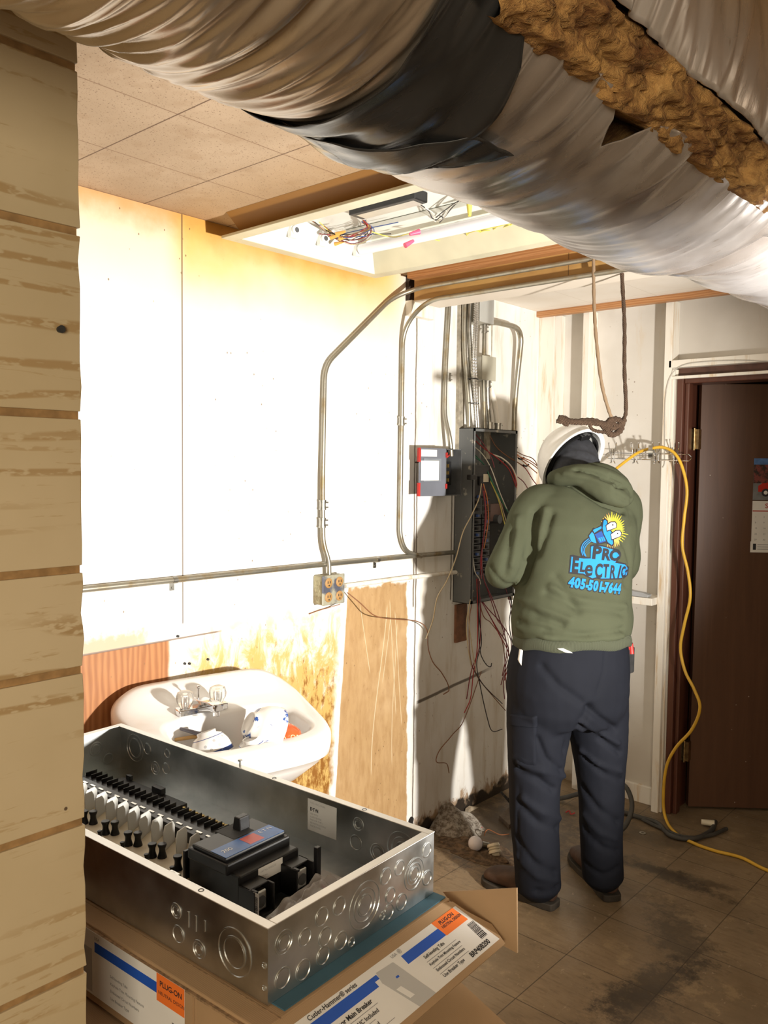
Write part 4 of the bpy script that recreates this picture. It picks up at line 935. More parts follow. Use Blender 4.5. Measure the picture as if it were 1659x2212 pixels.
# interior
base = MB().box((-.0 + .06, .085, .012), (.585, .205, .020), ME).build('insulating_base', M_cream, en, smooth=False, bevel=.002)
r1 = MB(); r1.box((.06, .068, .008), (.535, .092, .030), ME)
for i in range(24): r1.box((.065 + i * .0195, .070, .030), (.067 + i * .0195, .090, .036), ME)
r1 = r1.build('mounting_rail', M_black, en, smooth=False, bevel=.0008)
for i in range(24): MB().box((.070 + i * .0195, .075, .0305), (.079 + i * .0195, .081, .0325), ME).build('rail_clip', M_alu, r1, smooth=False)
r2 = MB(); r2.box((.06, .196, .008), (.56, .222, .040), ME).box((.06, .224, .008), (.56, .262, .034), ME)
for i in range(26): r2.box((.065 + i * .019, .236, .034), (.0672 + i * .019, .262, .042), ME)
r2.box((.12, .262, .005), (.33, .290, .030), ME); r2.box((.135, .285, .03), (.15, .292, .040), ME); r2.box((.23, .28, .03), (.26, .292, .042), ME)
r2 = r2.build('mounting_rail', M_black, en, smooth=False, bevel=.0008)
for i in range(18): MB().box((.075 + i * .0275, .205, .0402), (.090 + i * .0275, .2095, .0415), ME).build('rail_clip', M_alu, r2, smooth=False)
nb = MB().box((.335, .266, .008), (.545, .278, .024), ME)
nb = nb.build('neutral_bar', M_brass, en, smooth=False)
sc = MB()
for i in range(22): sc.cyl(E_(.342 + i * .0094, .272, .024), E_(.342 + i * .0094, .272, .031), .0036, seg=8)
sc.build('terminal_screws', M_brass, nb)
for i in range(14):
    x = .095 + i * .0345
    f_ = MB().prism([(-.030, .0), (.012, .0), (.014, .034), (.008, .044), (-.022, .040), (-.030, .030)], -.0011, .0011, ME @ Matrix.Translation((x, .160, .020)) @ Matrix.Rotation(math.radians(-62), 4, 'Z') @ Matrix.Rotation(PI / 2, 4, 'X'))
    f_.build('phase_barrier', M_frost, base, smooth=False, bevel=.0008)
    if i % 2 == 0:
        st = MB()
        for dx, dy, s in ((0, 0, 1), (.014, .010, 1), (.006, -.016, .55)):
            M2 = ME @ Matrix.Translation((x + .006 + dx, .125 + dy, .020))
            st.lathe([(.0085 * s, 0), (.0055 * s, .010 * s), (.0055 * s, .016 * s), (.0078 * s, .022 * s), (.0072 * s, .024 * s)], M2, 10)
        st.build('bus_stab', M_black, base, bevel=.0006)
# lug at the near rail's end
lg = MB().box((.535, .072, .014), (.560, .098, .038), ME); lg = lg.build('ground_lug', M_alu, en, smooth=False, bevel=.002)
MB().lathe([(.0085, .0), (.0085, .0012), (.0055, .0012), (.0055, -.004), (.0004, -.004)], ME @ Matrix.Translation((.5475, .085, .038)), 18, cap=False).build('lug_screw', M_zinc, lg)
MB().box((.56, .080, .008), (.615, .100, .014), ME).cyl(E_(.59, .09, .014), E_(.59, .09, .024), .007, seg=12).build('ground_strap', M_alu, en, smooth=False, bevel=.001)
MB().box((.545, .112, .012), (.551, .150, .066), ME).build('barrier', M_black, en, smooth=False, bevel=.001)
# main breaker
mbk = MB().box((.560, .112, .006), (.680, .240, .066), ME).box((.565, .105, .062), (.660, .240, .080), ME).build('main_breaker', M_black, en, smooth=False, bevel=.003)
MB().box((.572, .108, .080), (.652, .237, .087), ME).build('top_cover', M_black, mbk, smooth=False, bevel=.003)
LM = ME @ Matrix.Translation((.652, .110, .0873)) @ Matrix.Rotation(PI / 2, 4, 'Z')
lbm = MB().box((0, 0, 0), (.124, .036, .0005), LM).build('blue_label', mat('blue_sticker', (.05, .15, .42), .35, 0, .15, 40), mbk, smooth=False)
MB().box((.055, .006, .0005), (.085, .032, .0008), LM).build('red_mark', mat('red_sticker', (.60, .10, .08), .4), lbm, smooth=False)
text('E·T·N', .011, LM @ Matrix.Translation((.092, .022, .0004)), M_white, 'lettering', lbm)
text('200', .013, LM @ Matrix.Translation((.008, .014, .0004)), M_white, 'lettering', lbm)
MB().box((.566, .160, .083), (.612, .205, .0875), ME).build('handle_slot', M_blackm, mbk, smooth=False, bevel=.001)
MB().prism([(-.010, 0), (.010, 0), (.008, .022), (-.006, .022)], -.011, .011, ME @ Matrix.Translation((.590, .196, .087)) @ Matrix.Rotation(PI / 2, 4, 'X')).build('breaker_handle', M_black, mbk, smooth=False, bevel=.002)
WL = frame(E_(.6805, .150, .042), EY, (0, 0, 1))
w_ = MB().box((0, 0, 0), (.052, .022, .0004), WL).build('white_label', M_paper, mbk, smooth=False)
text('CAT No. BW2200', .0045, WL @ Matrix.Translation((.003, .014, 0)), M_inkg, 'lettering', w_); text('ISSUE No.', .0042, WL @ Matrix.Translation((.003, .006, 0)), M_inkg, 'lettering', w_)
for y0 in (.110, .198):
    c_ = MB(); x0, x1, za, zb, ww = .680, .716, .008, .054, .042
    c_.box((x0, y0, za), (x1, y0 + .004, zb), ME).box((x0, y0 + ww - .004, za), (x1, y0 + ww, zb), ME).box((x0, y0, zb - .003), (x1 - .012, y0 + ww, zb), ME).box((x0, y0, za), (x1, y0 + ww, za + .005), ME).box((x1 - .012, y0, zb - .004), (x1, y0 + .008, zb), ME)
    c_ = c_.build('terminal_shroud', M_black, mbk, smooth=False, bevel=.0012)
    lug = MB().box((x0, y0 + .010, za + .008), (x1 - .008, y0 + ww - .010, zb - .008), ME).build('lug', M_alu, c_, smooth=False, bevel=.002)
    MB().cyl(E_(x1 - .0085, y0 + ww / 2, .030), E_(x1 - .0070, y0 + ww / 2, .030), .009, seg=18).build('lug_hole', M_greyd, lug)
MB().box((.712, .2405, .01), (.720, .250, .076), ME).build('barrier', M_black, mbk, smooth=False, bevel=.001)
BL = frame(E_(.7275, .102, .010), EY * -1, (0, 0, 1)); BL = frame(E_(.700, .1115, .008), EX, (0, 0, 1))
w_ = MB().box((.012, 0, 0), (.024, .046, .0006), BL).build('barcode_label', M_paper, mbk, smooth=False)
bc = MB(); random.seed(5); zz_ = .005
while zz_ < .040:
    h_ = random.choice((.0006, .001, .0015)); bc.box((.0145, zz_, .0006), (.0215, zz_ + h_, .0008), BL); zz_ += h_ + random.choice((.0006, .0009))
bc.build('barcode', M_ink, w_, smooth=False)
# clear bag of parts in the near corner
t = NT('clear_plastic_bag'); n1 = t.noise(40, 4)
M_bag = t.out((.80, .78, .76), .12, 0, n1, .6, .003, Alpha=.42)
def bagpt(u, v):
    x = .735 + .115 * v + .01 * math.sin(u * 9); y = .025 + .29 * u
    e = math.sin(PI * min(1, max(0, u))) ** .6 * math.sin(PI * min(1, max(0, v))) ** .5
    return E_(x, y, .004 + e * (.050 + .034 * noise.noise(Vector((u * 7, v * 5, 2))) + .012 * noise.noise(Vector((u * 22, v * 18, 5)))))
bag = MB().grid(bagpt, 60, 36); bag = tag(bag.build('plastic_bag', M_bag, smooth='all'), 'crumpled clear plastic bag of dark parts in the near end of the enclosure', 'plastic bag')
hp = MB(); random.seed(9)
for i in range(16):
    M2 = ME @ Matrix.Translation((.765 + random.uniform(-.01, .05), .07 + i * .0125, .012 + random.uniform(0, .012))) @ Matrix.Rotation(random.uniform(0, 3), 4, 'Z') @ Matrix.Rotation(random.uniform(-.5, .5), 4, 'X')
    hp.box((-.014, -.006, -.005), (.014, .006, .006), M2)
hp.build('bagged_parts', mat('plum_parts', (.07, .045, .055), .5), bag, smooth=False, bevel=.001)

# blue sheet under the enclosure
bs = MB().box((.10, .008, -.0022), (.882, .368, -.0004), ME); tag(bs.build('blue_sheet', M_bluecard, smooth=False), 'blue printed sheet sticking out under the enclosure end', 'sheet')
# carton carrying the enclosure
ct = thing('shipping_carton', 'flat brown cardboard carton under the galvanised enclosure, with printed labels', 'cardboard box', tuple(E_(.3, .18, -.115)))
CB0, CB1 = -.118, -.0025
cb = MB().box((-.16, -.036, CB0), (.888, .372, CB1), ME).build('body', M_card, ct, smooth=False, bevel=.002)
MB().box((-.16, -.040, CB0 + .004), (.76, -.0365, CB1 - .006), ME).build('side_flap', M_card, ct, smooth=False)
MB().box((-.16, -.0405, CB1 - .0065), (.888, -.036, CB1 - .0035), ME).build('corrugated_edge', M_cardedge, ct, smooth=False)
ln = MB().box((-.16, -.0045, CB1), (.888, -.0035, CB1 + .0003), ME).build('score_line', M_cardedge, ct, smooth=False)
# side label (reads along the side)
SL = frame(E_(.0, -.0408, CB0 + .015), EX, (0, 0, 1))
def label_art(M, x0, x1, h, parent, full=True, small=False):
    """panel label: white ground, blue stripe, orange corner, product picture, text lines, bar code"""
    w = x1 - x0; P = M @ Matrix.Translation((x0, 0, 0))
    lab = MB().box((0, 0, 0), (w, h, .0004), P).build('printed_label', M_paper, parent, smooth=False)
    return lab, P
side, P = label_art(SL, .30, .745, .097, ct)
MB().box((.235, .068, .0004), (.385, .083, .0006), P).box((.0, .070, .0004), (.18, .085, .0006), P).build('blue_stripe', M_blue, side, smooth=False)
MB().box((.385, .058, .0004), (.445, .097, .0006), P).build('orange_patch', M_orange, side, smooth=False)
text('PLUG-ON', .011, P @ Matrix.Translation((.392, .081, .0004)), M_ink, 'lettering', side, bold=.0002); text('NEUTRAL DESIGN', .007, P @ Matrix.Translation((.389, .069, .0004)), M_ink, 'lettering', side)
MB().box((.185, .004, .0004), (.228, .070, .0006), P).build('product_picture', M_labelgrey, side, smooth=False)
for k, s in enumerate(('Self-leveling Tabs', 'Keyhole Trim Mounting Feature', 'Embossed Circuit Numbers', 'Use Breaker Type')):
    text(s, .0062, P @ Matrix.Translation((.275, .045 - k * .011, .0004)), M_inkg, 'lettering', side)
text('USA', .007, P @ Matrix.Translation((.235, .087, .0004)), M_inkg, 'lettering', side)
bc = MB(); xx = .012
while xx < .040:
    h_ = random.choice((.0006, .001, .0016)); bc.box((.418, xx, .0004), (.434, xx + h_, .0006), P); xx += h_ + .0009
bc.build('barcode', M_ink, side, smooth=False)
# end flap folded out, carrying the big label
hinge = E_(.888, -.05, CB1 - .001); dn = (EX * .098 + Vector((0, 0, -.046))).normalized()
FE = frame(hinge, EY, -dn)      # local x along the fold, y back towards the fold, z up
flp = MB().prism([(0, 0), (.408, 0), (.422, -.006), (.428, -.030), (.447, -.070), (.436, -.104), (0, -.104)], -.003, 0, FE).build('end_flap', M_card, ct, smooth=False)
lab = MB().prism([(-.0, -.014), (.418, -.014), (.434, -.094), (0, -.094)], 0, .0004, FE).build('printed_label', M_paper, flp, smooth=False)
def T(s, size, x, y, m=M_ink, bold=0.0, sx=1): return text(s, size, FE @ Matrix.Translation((x, y, .0005)), m, 'lettering', lab, bold, sx=sx)
MB().prism([(.262, -.026), (.357, -.026), (.357, -.041), (.262, -.041)], .0005, .0007, FE).prism([(.0, -.026), (.205, -.026), (.205, -.033), (.195, -.033), (.195, -.041), (0, -.041)], .0005, .0007, FE).build('blue_stripe', M_blue, lab, smooth=False)
MB().prism([(.352, -.014), (.410, -.014), (.416, -.042), (.357, -.042)], .0006, .0008, FE).build('orange_patch', M_orange, lab, smooth=False)
T('PLUG-ON', .0085, .364, -.024, M_ink, .0003); T('NEUTRAL DESIGN', .0062, .362, -.031, M_ink, .0002)
MB().prism([(.207, -.024), (.243, -.026), (.262, -.094), (.224, -.094), (.203, -.040)], .0005, .0007, FE).build('product_picture', M_labelgrey, lab, smooth=False)
MB().prism([(.214, -.058), (.224, -.058), (.232, -.078), (.222, -.078)], .0007, .0009, FE).build('picture_window', M_paper, lab, smooth=False)
MB().prism([(.228, -.044), (.234, -.044), (.234, -.047), (.228, -.047)], .0007, .0009, FE).build('picture_mark', M_blue, lab, smooth=False)
T('Cutler-Hammer® series', .0095, .075, -.023, M_ink, .0001)
T('Indoor Main Breaker', .0092, .092, -.052, M_ink, .0002); T('Main Breaker Rated 25 kAIC Included', .0080, .045, -.066, M_ink, .0001); T('Trim Included', .0080, .11, -.080, M_ink, .0001)
T('installation', .010, .02, -.037, M_paper, .0002); T('N', .02, -.0 + .004, -.030, M_blue, .0008)
T('Self-leveling Tabs', .0072, .292, -.050, M_ink, .0001); T('Keyhole Trim Mounting Feature', .0060, .290, -.062, M_ink, .0001); T('Embossed Circuit Numbers', .0064, .292, -.074, M_ink, .0001); T('Use Breaker Type', .0072, .294, -.086, M_ink, .0001)
T('USA', .0068, .246, -.0215, M_inkg); T('®', .010, .262, -.0225, M_inkg)
T('BRP40B200', .0110, .362, -.0895, M_ink, .0003)
for x, y in ((.290, -.0535), (.290, -.0655), (.292, -.0775), (.075, -.056), (.045, -.070), (.09, -.084)):
    T('small print text line in grey', .0034, x, y - .0012, M_inkg) if False else None
for x, y, w_ in ((.290, -.0545, .075), (.290, -.0665, .075), (.292, -.0785, .075), (.085, -.0560, .09), (.065, -.0705, .09), (.09, -.0840, .09)): MB().prism([(x, y), (x + w_, y), (x + w_, y - .0006), (x, y - .0006)], .0005, .0007, FE).build('ruled_line', M_inkg, lab, smooth=False)
bc = MB(); yy_ = -.048; random.seed(8)
while yy_ > -.078:
    h_ = random.choice((.0006, .001, .0016)); bc.prism([(.405, yy_), (.422, yy_), (.422, yy_ - h_), (.405, yy_ - h_)], .0005, .0007, FE); yy_ -= h_ + random.choice((.0007, .0010))
bc.build('barcode', M_ink, lab, smooth=False)
# standing far flap of the carton
n_ = Vector((0, 1, 0)); pz = (0, 1.082, 0)
pts = [onpl(x, y, n_, pz) for x, y in ((958, 1926), (1117, 1918), (1118, 2058), (1088, 2042), (1000, 1962), (972, 1945))]
fl_ = MB().rings([[p + Vector((0, d, 0)) for p in pts] for d in (-.0015, .0015)]).build('standing_flap', M_card, ct, smooth=False)
# bigger carton below, down to the floor
c2 = thing('moving_carton', 'large plain brown cardboard box beneath the labelled carton', 'cardboard box', (1.0, .85, 0))
MB().box((.42, .58, .0), (1.44, 1.045, .778), None).build('body', M_card, c2, smooth=False, bevel=.003)
MB().rings([[Vector(p) for p in ((1.44, y, .778), (1.44, y, .774), (1.60, y + .02, .700), (1.60, y + .02, .704))] for y in (.60, 1.04)]).build('flap', M_card, c2, smooth=False)
# ------------------------------------------------------------------ the electrician
person = thing('person', 'person in olive hoodie, navy trousers and white hard hat working in the open panel', 'person', (.76, 2.69, 0))
PF = Vector((-.821, .571, 0)); PL = Vector((-.571, -.821, 0)); PU = Vector((0, 0, 1))   # facing, his left, up
def ering(c, a, b, tilt=0.0, n=28, sq=2.3):
    """elliptic section: a across the body, b front to back, leaning by tilt"""
    c = Vector(c); r = []
    for i in range(n):
        t_ = 2 * PI * i / n; cx, sy = math.cos(t_), math.sin(t_)
        x = a * math.copysign(abs(cx) ** (2 / sq), cx); y = b * math.copysign(abs(sy) ** (2 / sq), sy)
        r.append(c + PL * x + PF * (y * math.cos(tilt)) - PU * (y * math.sin(tilt)))
    return r
def limb(mb, pts, rads, seg=16, sub=8, squash=None):
    P = smooth(pts, sub); n = len(P) - 1; R = []
    for i in range(n + 1):
        x = i / n * (len(rads) - 1); k = min(int(x), len(rads) - 2); R.append(rads[k] + (rads[k + 1] - rads[k]) * (x - k))
    return mb.tube(P, 0, seg, 1, rr=None) if False else _limb(mb, P, R, seg)
def _limb(mb, P, R, seg):
    a = (P[1] - P[0]).normalized().orthogonal().normalized(); out = []; n = len(P)
    for i in range(n):
        t_ = (P[min(i + 1, n - 1)] - P[max(i - 1, 0)]).normalized(); a = (a - t_ * a.dot(t_)).normalized(); b = t_.cross(a)
        out.append([P[i] + (a * math.cos(2 * PI * k / seg) + b * math.sin(2 * PI * k / seg)) * R[i] for k in range(seg)])
    first, last = P[0] - (P[1] - P[0]).normalized() * R[0] * .5, P[-1] + (P[-1] - P[-2]).normalized() * R[-1] * .5
    out = [[first + (q - P[0]) * .55 for q in out[0]]] + out + [[last + (q - P[-1]) * .55 for q in out[-1]]]
    return mb.rings(out)
def seg_dist(p, a, b):
    ab = b - a; t_ = max(0, min(1, (p - a).dot(ab) / max(ab.length_squared, 1e-9))); return (p - a - ab * t_).length
def creases(me, lines, extra=None):
    """press creases (negative) and ridges (positive) given as picture-space traces onto the cloth"""
    bm = bmesh.new(); bm.from_mesh(me); bm.normal_update(); tree = BVHTree.FromBMesh(bm)
    segs = []
    for w, amp, pts in lines:
        hit = []
        for p in pts:
            h = tree.ray_cast(CAM, ray(*p).normalized())[0]
            if h is not None: hit.append(h)
        for a, b in zip(hit[:-1], hit[1:]):
            segs.append((a, b, w, amp))
    off = []
    for v in bm.verts:
        d = 0
        best = {}
        for k, (a, b, w, amp) in enumerate(segs):
            if abs(v.co.x - a.x) > .35 or abs(v.co.z - a.z) > .4: continue
            q = seg_dist(v.co, a, b)
            if q < 3 * w:
                e = 1.7 * amp * math.exp(-(q / w) ** 2); key = (w, amp)
                if abs(e) > abs(best.get(key, 0)): best[key] = e
        d = sum(best.values())
        if extra: d += extra(v.co)
        off.append(d)
    for v, d in zip(bm.verts, off): v.co += v.normal * d
    bm.to_mesh(me); bm.free(); return me

SHL, SHR = Vector((.575, 2.690, 1.440)), Vector((.785, 2.945, 1.445))
ELL, ELR = Vector((.528, 2.545, 1.215)), Vector((.745, 3.05, 1.20))
WRL, WRR = Vector((.355, 2.84, 1.20)), Vector((.50, 3.13, 1.24))
# hoodie -----------------------------------------------------
mb = MB()
T_ = [(.938, (.735, 2.688), .188, .140), (.945, (.735, 2.688), .205, .155), (.962, (.735, 2.688), .200, .152), (.985, (.732, 2.690), .214, .168), (1.04, (.724, 2.701), .222, .172), (1.11, (.716, 2.714), .215, .165),
      (1.20, (.712, 2.742), .208, .155), (1.28, (.709, 2.766), .212, .150), (1.36, (.698, 2.787), .222, .145), (1.42, (.680, 2.812), .215, .135), (1.465, (.668, 2.828), .190, .120), (1.50, (.660, 2.842), .145, .105), (1.535, (.650, 2.858), .095, .09), (1.57, (.640, 2.868), .075, .075)]
mb.rings([ering((c[0], c[1], z), a, b, .12) for z, c, a, b in T_])
limb(mb, [SHL + Vector((.04, .06, -.0)), SHL, SHL.lerp(ELL, .5), ELL, ELL.lerp(WRL, .5), WRL], [.085, .078, .070, .064, .056, .044])
limb(mb, [SHR + Vector((-.04, -.06, -.0)), SHR, SHR.lerp(ELR, .5), ELR, ELR.lerp(WRR, .5), WRR], [.085, .078, .070, .064, .056, .044])
me = remesh(mb.bm, .0085, 5)
lines = [(.012, -.014, [(1228, 1044), (1262, 1062), (1300, 1086), (1345, 1104)]), (.018, -.016, [(1158, 1110), (1150, 1160), (1143, 1210), (1132, 1250)]), (.014, .004, [(1178, 1100), (1172, 1140), (1160, 1180)]), (.016, -.010, [(1190, 1110), (1178, 1150), (1160, 1195)]),
         (.010, .008, [(1135, 1215), (1128, 1245), (1112, 1262)]), (.016, -.008, [(1105, 1150), (1098, 1200), (1090, 1240)]), (.012, .007, [(1120, 1120), (1112, 1170), (1104, 1220)]),
         (.010, -.006, [(1060, 1225), (1080, 1255), (1110, 1262)]),
         (.012, -.008, [(1115, 1300), (1160, 1330), (1215, 1350)]), (.012, .007, [(1120, 1290), (1170, 1315), (1230, 1338)]), (.011, -.008, [(1120, 1340), (1180, 1362), (1260, 1372), (1345, 1360)]), (.012, .007, [(1118, 1352), (1180, 1376), (1270, 1384), (1345, 1372)]),
         (.013, -.006, [(1180, 1280), (1240, 1310), (1345, 1325)]), (.012, .006, [(1190, 1268), (1250, 1296), (1350, 1310)]), (.010, -.006, [(1160, 1385), (1220, 1392), (1300, 1388)]),
         (.014, -.006, [(1200, 1245), (1230, 1290), (1250, 1320)]), (.014, -.006, [(1350, 1170), (1362, 1220), (1350, 1260)]), (.010, -.004, [(1340, 1200), (1355, 1150), (1362, 1110)])]
me = creases(me, lines, lambda p: .0035 * noise.noise(p * 9) + .0014 * noise.noise(p * 26))
t = NT('olive_fleece'); n1 = t.noise(5, 4); n2 = t.noise(500, 2)
M_olive = t.out(t.mix(n1, (.055, .061, .036), (.075, .082, .050)), .92, 0, t.noise(380, 3), .35, .001)
t.b.inputs['Specular IOR Level'].default_value = .15
hood_ob = link('hoodie', me, M_olive, person, smooth='all')
hood_ob['label'] = 'olive green hoodie with a blue and yellow plug logo on the back'
# ribbed hem and cuffs
t = NT('olive_rib'); x, y, z = t.xyz()
M_rib = t.out((.057, .063, .038), .95, 0, t.wave(90, 0, 0, t.scale((1, 1, .02)), 'X'), .5)
mb = MB(); R0 = []
for z, k in ((.941, 1.0), (.947, 1.03), (.966, 1.03), (.980, 1.01), (.986, .96), (.978, .90), (.945, .90)):
    R0.append([p + Vector((0, 0, .0045 * math.sin(i * .9))) for i, p in enumerate(ering((.734, 2.689, z), .209 * k, .160 * k, .10, 48))])
mb.rings(R0 + [R0[0]], cap0=False, cap1=False); mb.build('hem', M_rib, hood_ob, smooth='all')
for w, e in ((WRL, ELL), (WRR, ELR)):
    d = (w - e).normalized(); mb = MB(); limb(mb, [w - d * .01, w + d * .02, w + d * .055], [.045, .041, .036]); mb.build('cuff', M_rib, hood_ob, smooth='all')
# hood lying on the shoulders
mb = MB()
def hp(px, py, d): return dep(px, py, d)
limb(mb, [(.545, 2.885, 1.535), hp(1205, 1032, 3.10), hp(1245, 1026, 3.04), hp(1290, 1034, 3.02), hp(1330, 1052, 3.03), hp(1352, 1078, 3.06)], [.028, .034, .042, .048, .050, .036], sub=7)
limb(mb, [hp(1225, 1024, 3.10), hp(1270, 1040, 3.02), hp(1315, 1064, 2.985), hp(1350, 1084, 3.01)], [.024, .036, .042, .030], sub=7)
limb(mb, [hp(1250, 1020, 3.16), hp(1300, 1030, 3.14), hp(1345, 1056, 3.14)], [.04, .055, .045], sub=6)
me = remesh(mb.bm, .0075, 4)
lines = [(.006, -.007, [(1245, 1015), (1285, 1022), (1322, 1036), (1345, 1052)]), (.009, .006, [(1220, 1022), (1270, 1032), (1320, 1052)]), (.007, -.007, [(1300, 1035), (1330, 1050), (1352, 1052)]), (.006, -.007, [(1320, 1028), (1345, 1040), (1362, 1060)]), (.008, -.005, [(1330, 1070), (1352, 1082), (1366, 1080)]), (.007, -.004, [(1240, 1015), (1290, 1025), (1320, 1040)])]
me = creases(me, lines, lambda p: .004 * noise.noise(p * 14) + .0015 * noise.noise(p * 40))
link('hood', me, M_olive, hood_ob, smooth='all')

# logo on the back: flat shapes laid onto the cloth along the back's own facing
bm = bmesh.new(); bm.from_mesh(hood_ob.data); TREE = BVHTree.FromBMesh(bm); bm.free()
LC = TREE.ray_cast(CAM, ray(1295, 1200).normalized())[0]
vd = ray(1295, 1200); LD = Vector((vd.x, vd.y, 0)).normalized()          # projection direction
LXd = Vector((-LD.y, LD.x, 0)) * -1; LXd = LD.cross(PU).normalized()
KS = (LC - CAM).dot(FW) / FPX                                            # metres per picture unit at the cloth
def lay(me, m, name, lift, parent, tris=True):
    bm = bmesh.new(); bm.from_mesh(me); bmesh.ops.triangulate(bm, faces=bm.faces[:])
    for _ in range(6):
        le = [e for e in bm.edges if e.calc_length() > 7]
        if not le: break
        bmesh.ops.subdivide_edges(bm, edges=le, cuts=1, use_grid_fill=False); bmesh.ops.triangulate(bm, faces=[f for f in bm.faces if len(f.verts) > 3])
    for v in bm.verts:
        o = LC + LXd * ((v.co.x - 1295) * KS * 1.0) + PU * (-(v.co.y - 1200) * KS) - LD * .3
        h, n, _, _ = TREE.ray_cast(o, LD)
        v.co = (h + (-LD) * lift) if h is not None else (o + LD * .3)
    me2 = bpy.data.meshes.new(name); bm.to_mesh(me2); bm.free()
    return link(name, me2, m, parent, smooth=False)
def shape(polys, m, name, lift, parent=None):
    """polys given in picture units (x right, y down)"""
    bm = bmesh.new()
    for p in polys: bm.faces.new([bm.verts.new((x, y, 0)) for x, y in p])
    me = bpy.data.meshes.new('s'); bm.to_mesh(me); bm.free(); return lay(me, m, name, lift, parent or logo)
def word(s, size, x, y, rot, m, lift, bold=0, sx=1.0, shear=0):
    me = text_mesh(s, size, bold, 'LEFT', sx, shear)
    r = math.radians(rot); me.transform(Matrix.Translation((x, y, 0)) @ Matrix.Rotation(r, 4, 'Z') @ Matrix.Scale(-1, 4, (0, 1, 0)))
    return lay(me, m, 'lettering', lift, logo)
M_pblk = mat('print_black', (.018, .018, .022), .85); M_pyel = mat('print_yellow', (.90, .72, .04), .85, 0, .03); M_porg = mat('print_orange', (.85, .38, .10), .85, 0, .05); M_pwht = mat('print_white', (.85, .85, .85), .85, 0, .02)
M_pblu = mat('print_blue', (.012, .22, .70), .85, 0, .04); M_pdb = mat('print_mid_blue', (.012, .06, .26), .85, 0, .05)
logo = None
logo = shape([[(1234, 1199), (1240, 1198), (1262, 1203), (1275, 1203), (1275, 1178), (1283, 1176), (1300, 1178), (1322, 1184), (1336, 1189), (1341, 1200), (1334, 1213), (1352, 1220), (1359, 1230), (1357, 1246), (1349, 1252), (1300, 1251), (1290, 1248), (1282, 1250), (1273, 1246), (1262, 1240), (1232, 1237)]], M_pblk, 'back_logo', .0010, hood_ob)
shape([[(1237, 1202), (1262, 1206), (1277, 1206), (1277, 1181), (1284, 1179), (1301, 1181), (1320, 1187), (1334, 1192), (1338, 1200), (1331, 1211), (1328, 1216), (1350, 1222), (1356, 1231), (1354, 1245), (1348, 1249), (1301, 1248), (1290, 1245), (1281, 1247), (1274, 1243), (1263, 1237), (1235, 1234)]], M_pblu, 'logo_blue', .0018)
# sunburst
random.seed(4); cx_, cy_ = 1328, 1147; pts = []; po = []
for i in range(44):
    a = math.radians(-128 + i * 205 / 43); big = (i % 2 == 0); r_ = (31 + random.uniform(0, 12)) if big else 24
    if i in (8, 30): r_ = 44
    pts.append((cx_ - 9 + r_ * math.cos(a) * .88, cy_ + r_ * math.sin(a)))
shape([pts + [(1300, 1160), (1306, 1130)]], M_pyel, 'sunburst', .0012)
pts = []
for i in range(16):
    a = math.radians(60 + i * 50 / 15); r_ = 42 if i % 2 == 0 else 28; pts.append((cx_ - 8 + r_ * math.cos(a) * .8, cy_ - 3 + r_ * math.sin(a)))
shape([pts + [(1318, 1150), (1332, 1150)]], M_porg, 'sunburst_orange', .0015)
pts = []
for i in range(10):
    a = math.radians(-150 + i * 45 / 9); r_ = 40 if i % 2 == 0 else 27; pts.append((cx_ - 6 + r_ * math.cos(a) * .75, cy_ + r_ * math.sin(a)))
shape([pts + [(1322, 1140), (1308, 1142)]], M_porg, 'sunburst_orange', .0015)
# plug body
shape([[(1300, 1124), (1305, 1121), (1311, 1126), (1312, 1136), (1322, 1152), (1326, 1176), (1322, 1181), (1316, 1179), (1308, 1174), (1290, 1177), (1276, 1172), (1270, 1158), (1278, 1146), (1281, 1141), (1286, 1142), (1296, 1136)]], M_pblk, 'plug_outline', .0020)
shape([[(1302, 1126), (1305, 1124), (1309, 1128), (1310, 1137), (1319, 1152), (1323, 1175), (1320, 1178), (1312, 1172), (1303, 1154), (1300, 1142)], [(1280, 1146), (1283, 1144), (1297, 1138), (1298, 1142), (1283, 1152)], [(1272, 1158), (1278, 1150), (1282, 1154), (1288, 1174), (1284, 1173), (1277, 1170)]], M_pblu, 'plug_blue', .0026)
shape([[(1284, 1155), (1298, 1148), (1308, 1170), (1294, 1174)]], M_pdb, 'plug_face', .0026)
shape([[(1291, 1163), (1303, 1160), (1307, 1168), (1296, 1171)]], M_pblu, 'plug_window', .0031)
shape([[(1296, 1162.5), (1297, 1162.2), (1300, 1169.8), (1299, 1170)], [(1300, 1161.5), (1301, 1161.2), (1304, 1168.8), (1303, 1169)]], M_pblk, 'plug_window_bars', .0036)
for ox, oy in ((0, 0), (10.5, 18.5)):
    shape([[(1306 + ox, 1136 + oy), (1317 + ox, 1128 + oy), (1327 + ox, 1128 + oy), (1331 + ox, 1134 + oy), (1330 + ox, 1142 + oy), (1309 + ox, 1150 + oy)]], M_pblk, 'prong_outline', .0030)
    shape([[(1308 + ox, 1137 + oy), (1318 + ox, 1130 + oy), (1326 + ox, 1130 + oy), (1329 + ox, 1135 + oy), (1328 + ox, 1141 + oy), (1310 + ox, 1147 + oy)]], M_pwht, 'plug_prong', .0036)
    shape([[(1320 + ox, 1134 + oy), (1323 + ox, 1134 + oy), (1323 + ox, 1137 + oy), (1320 + ox, 1137 + oy)]], M_pblk, 'prong_hole', .0041)
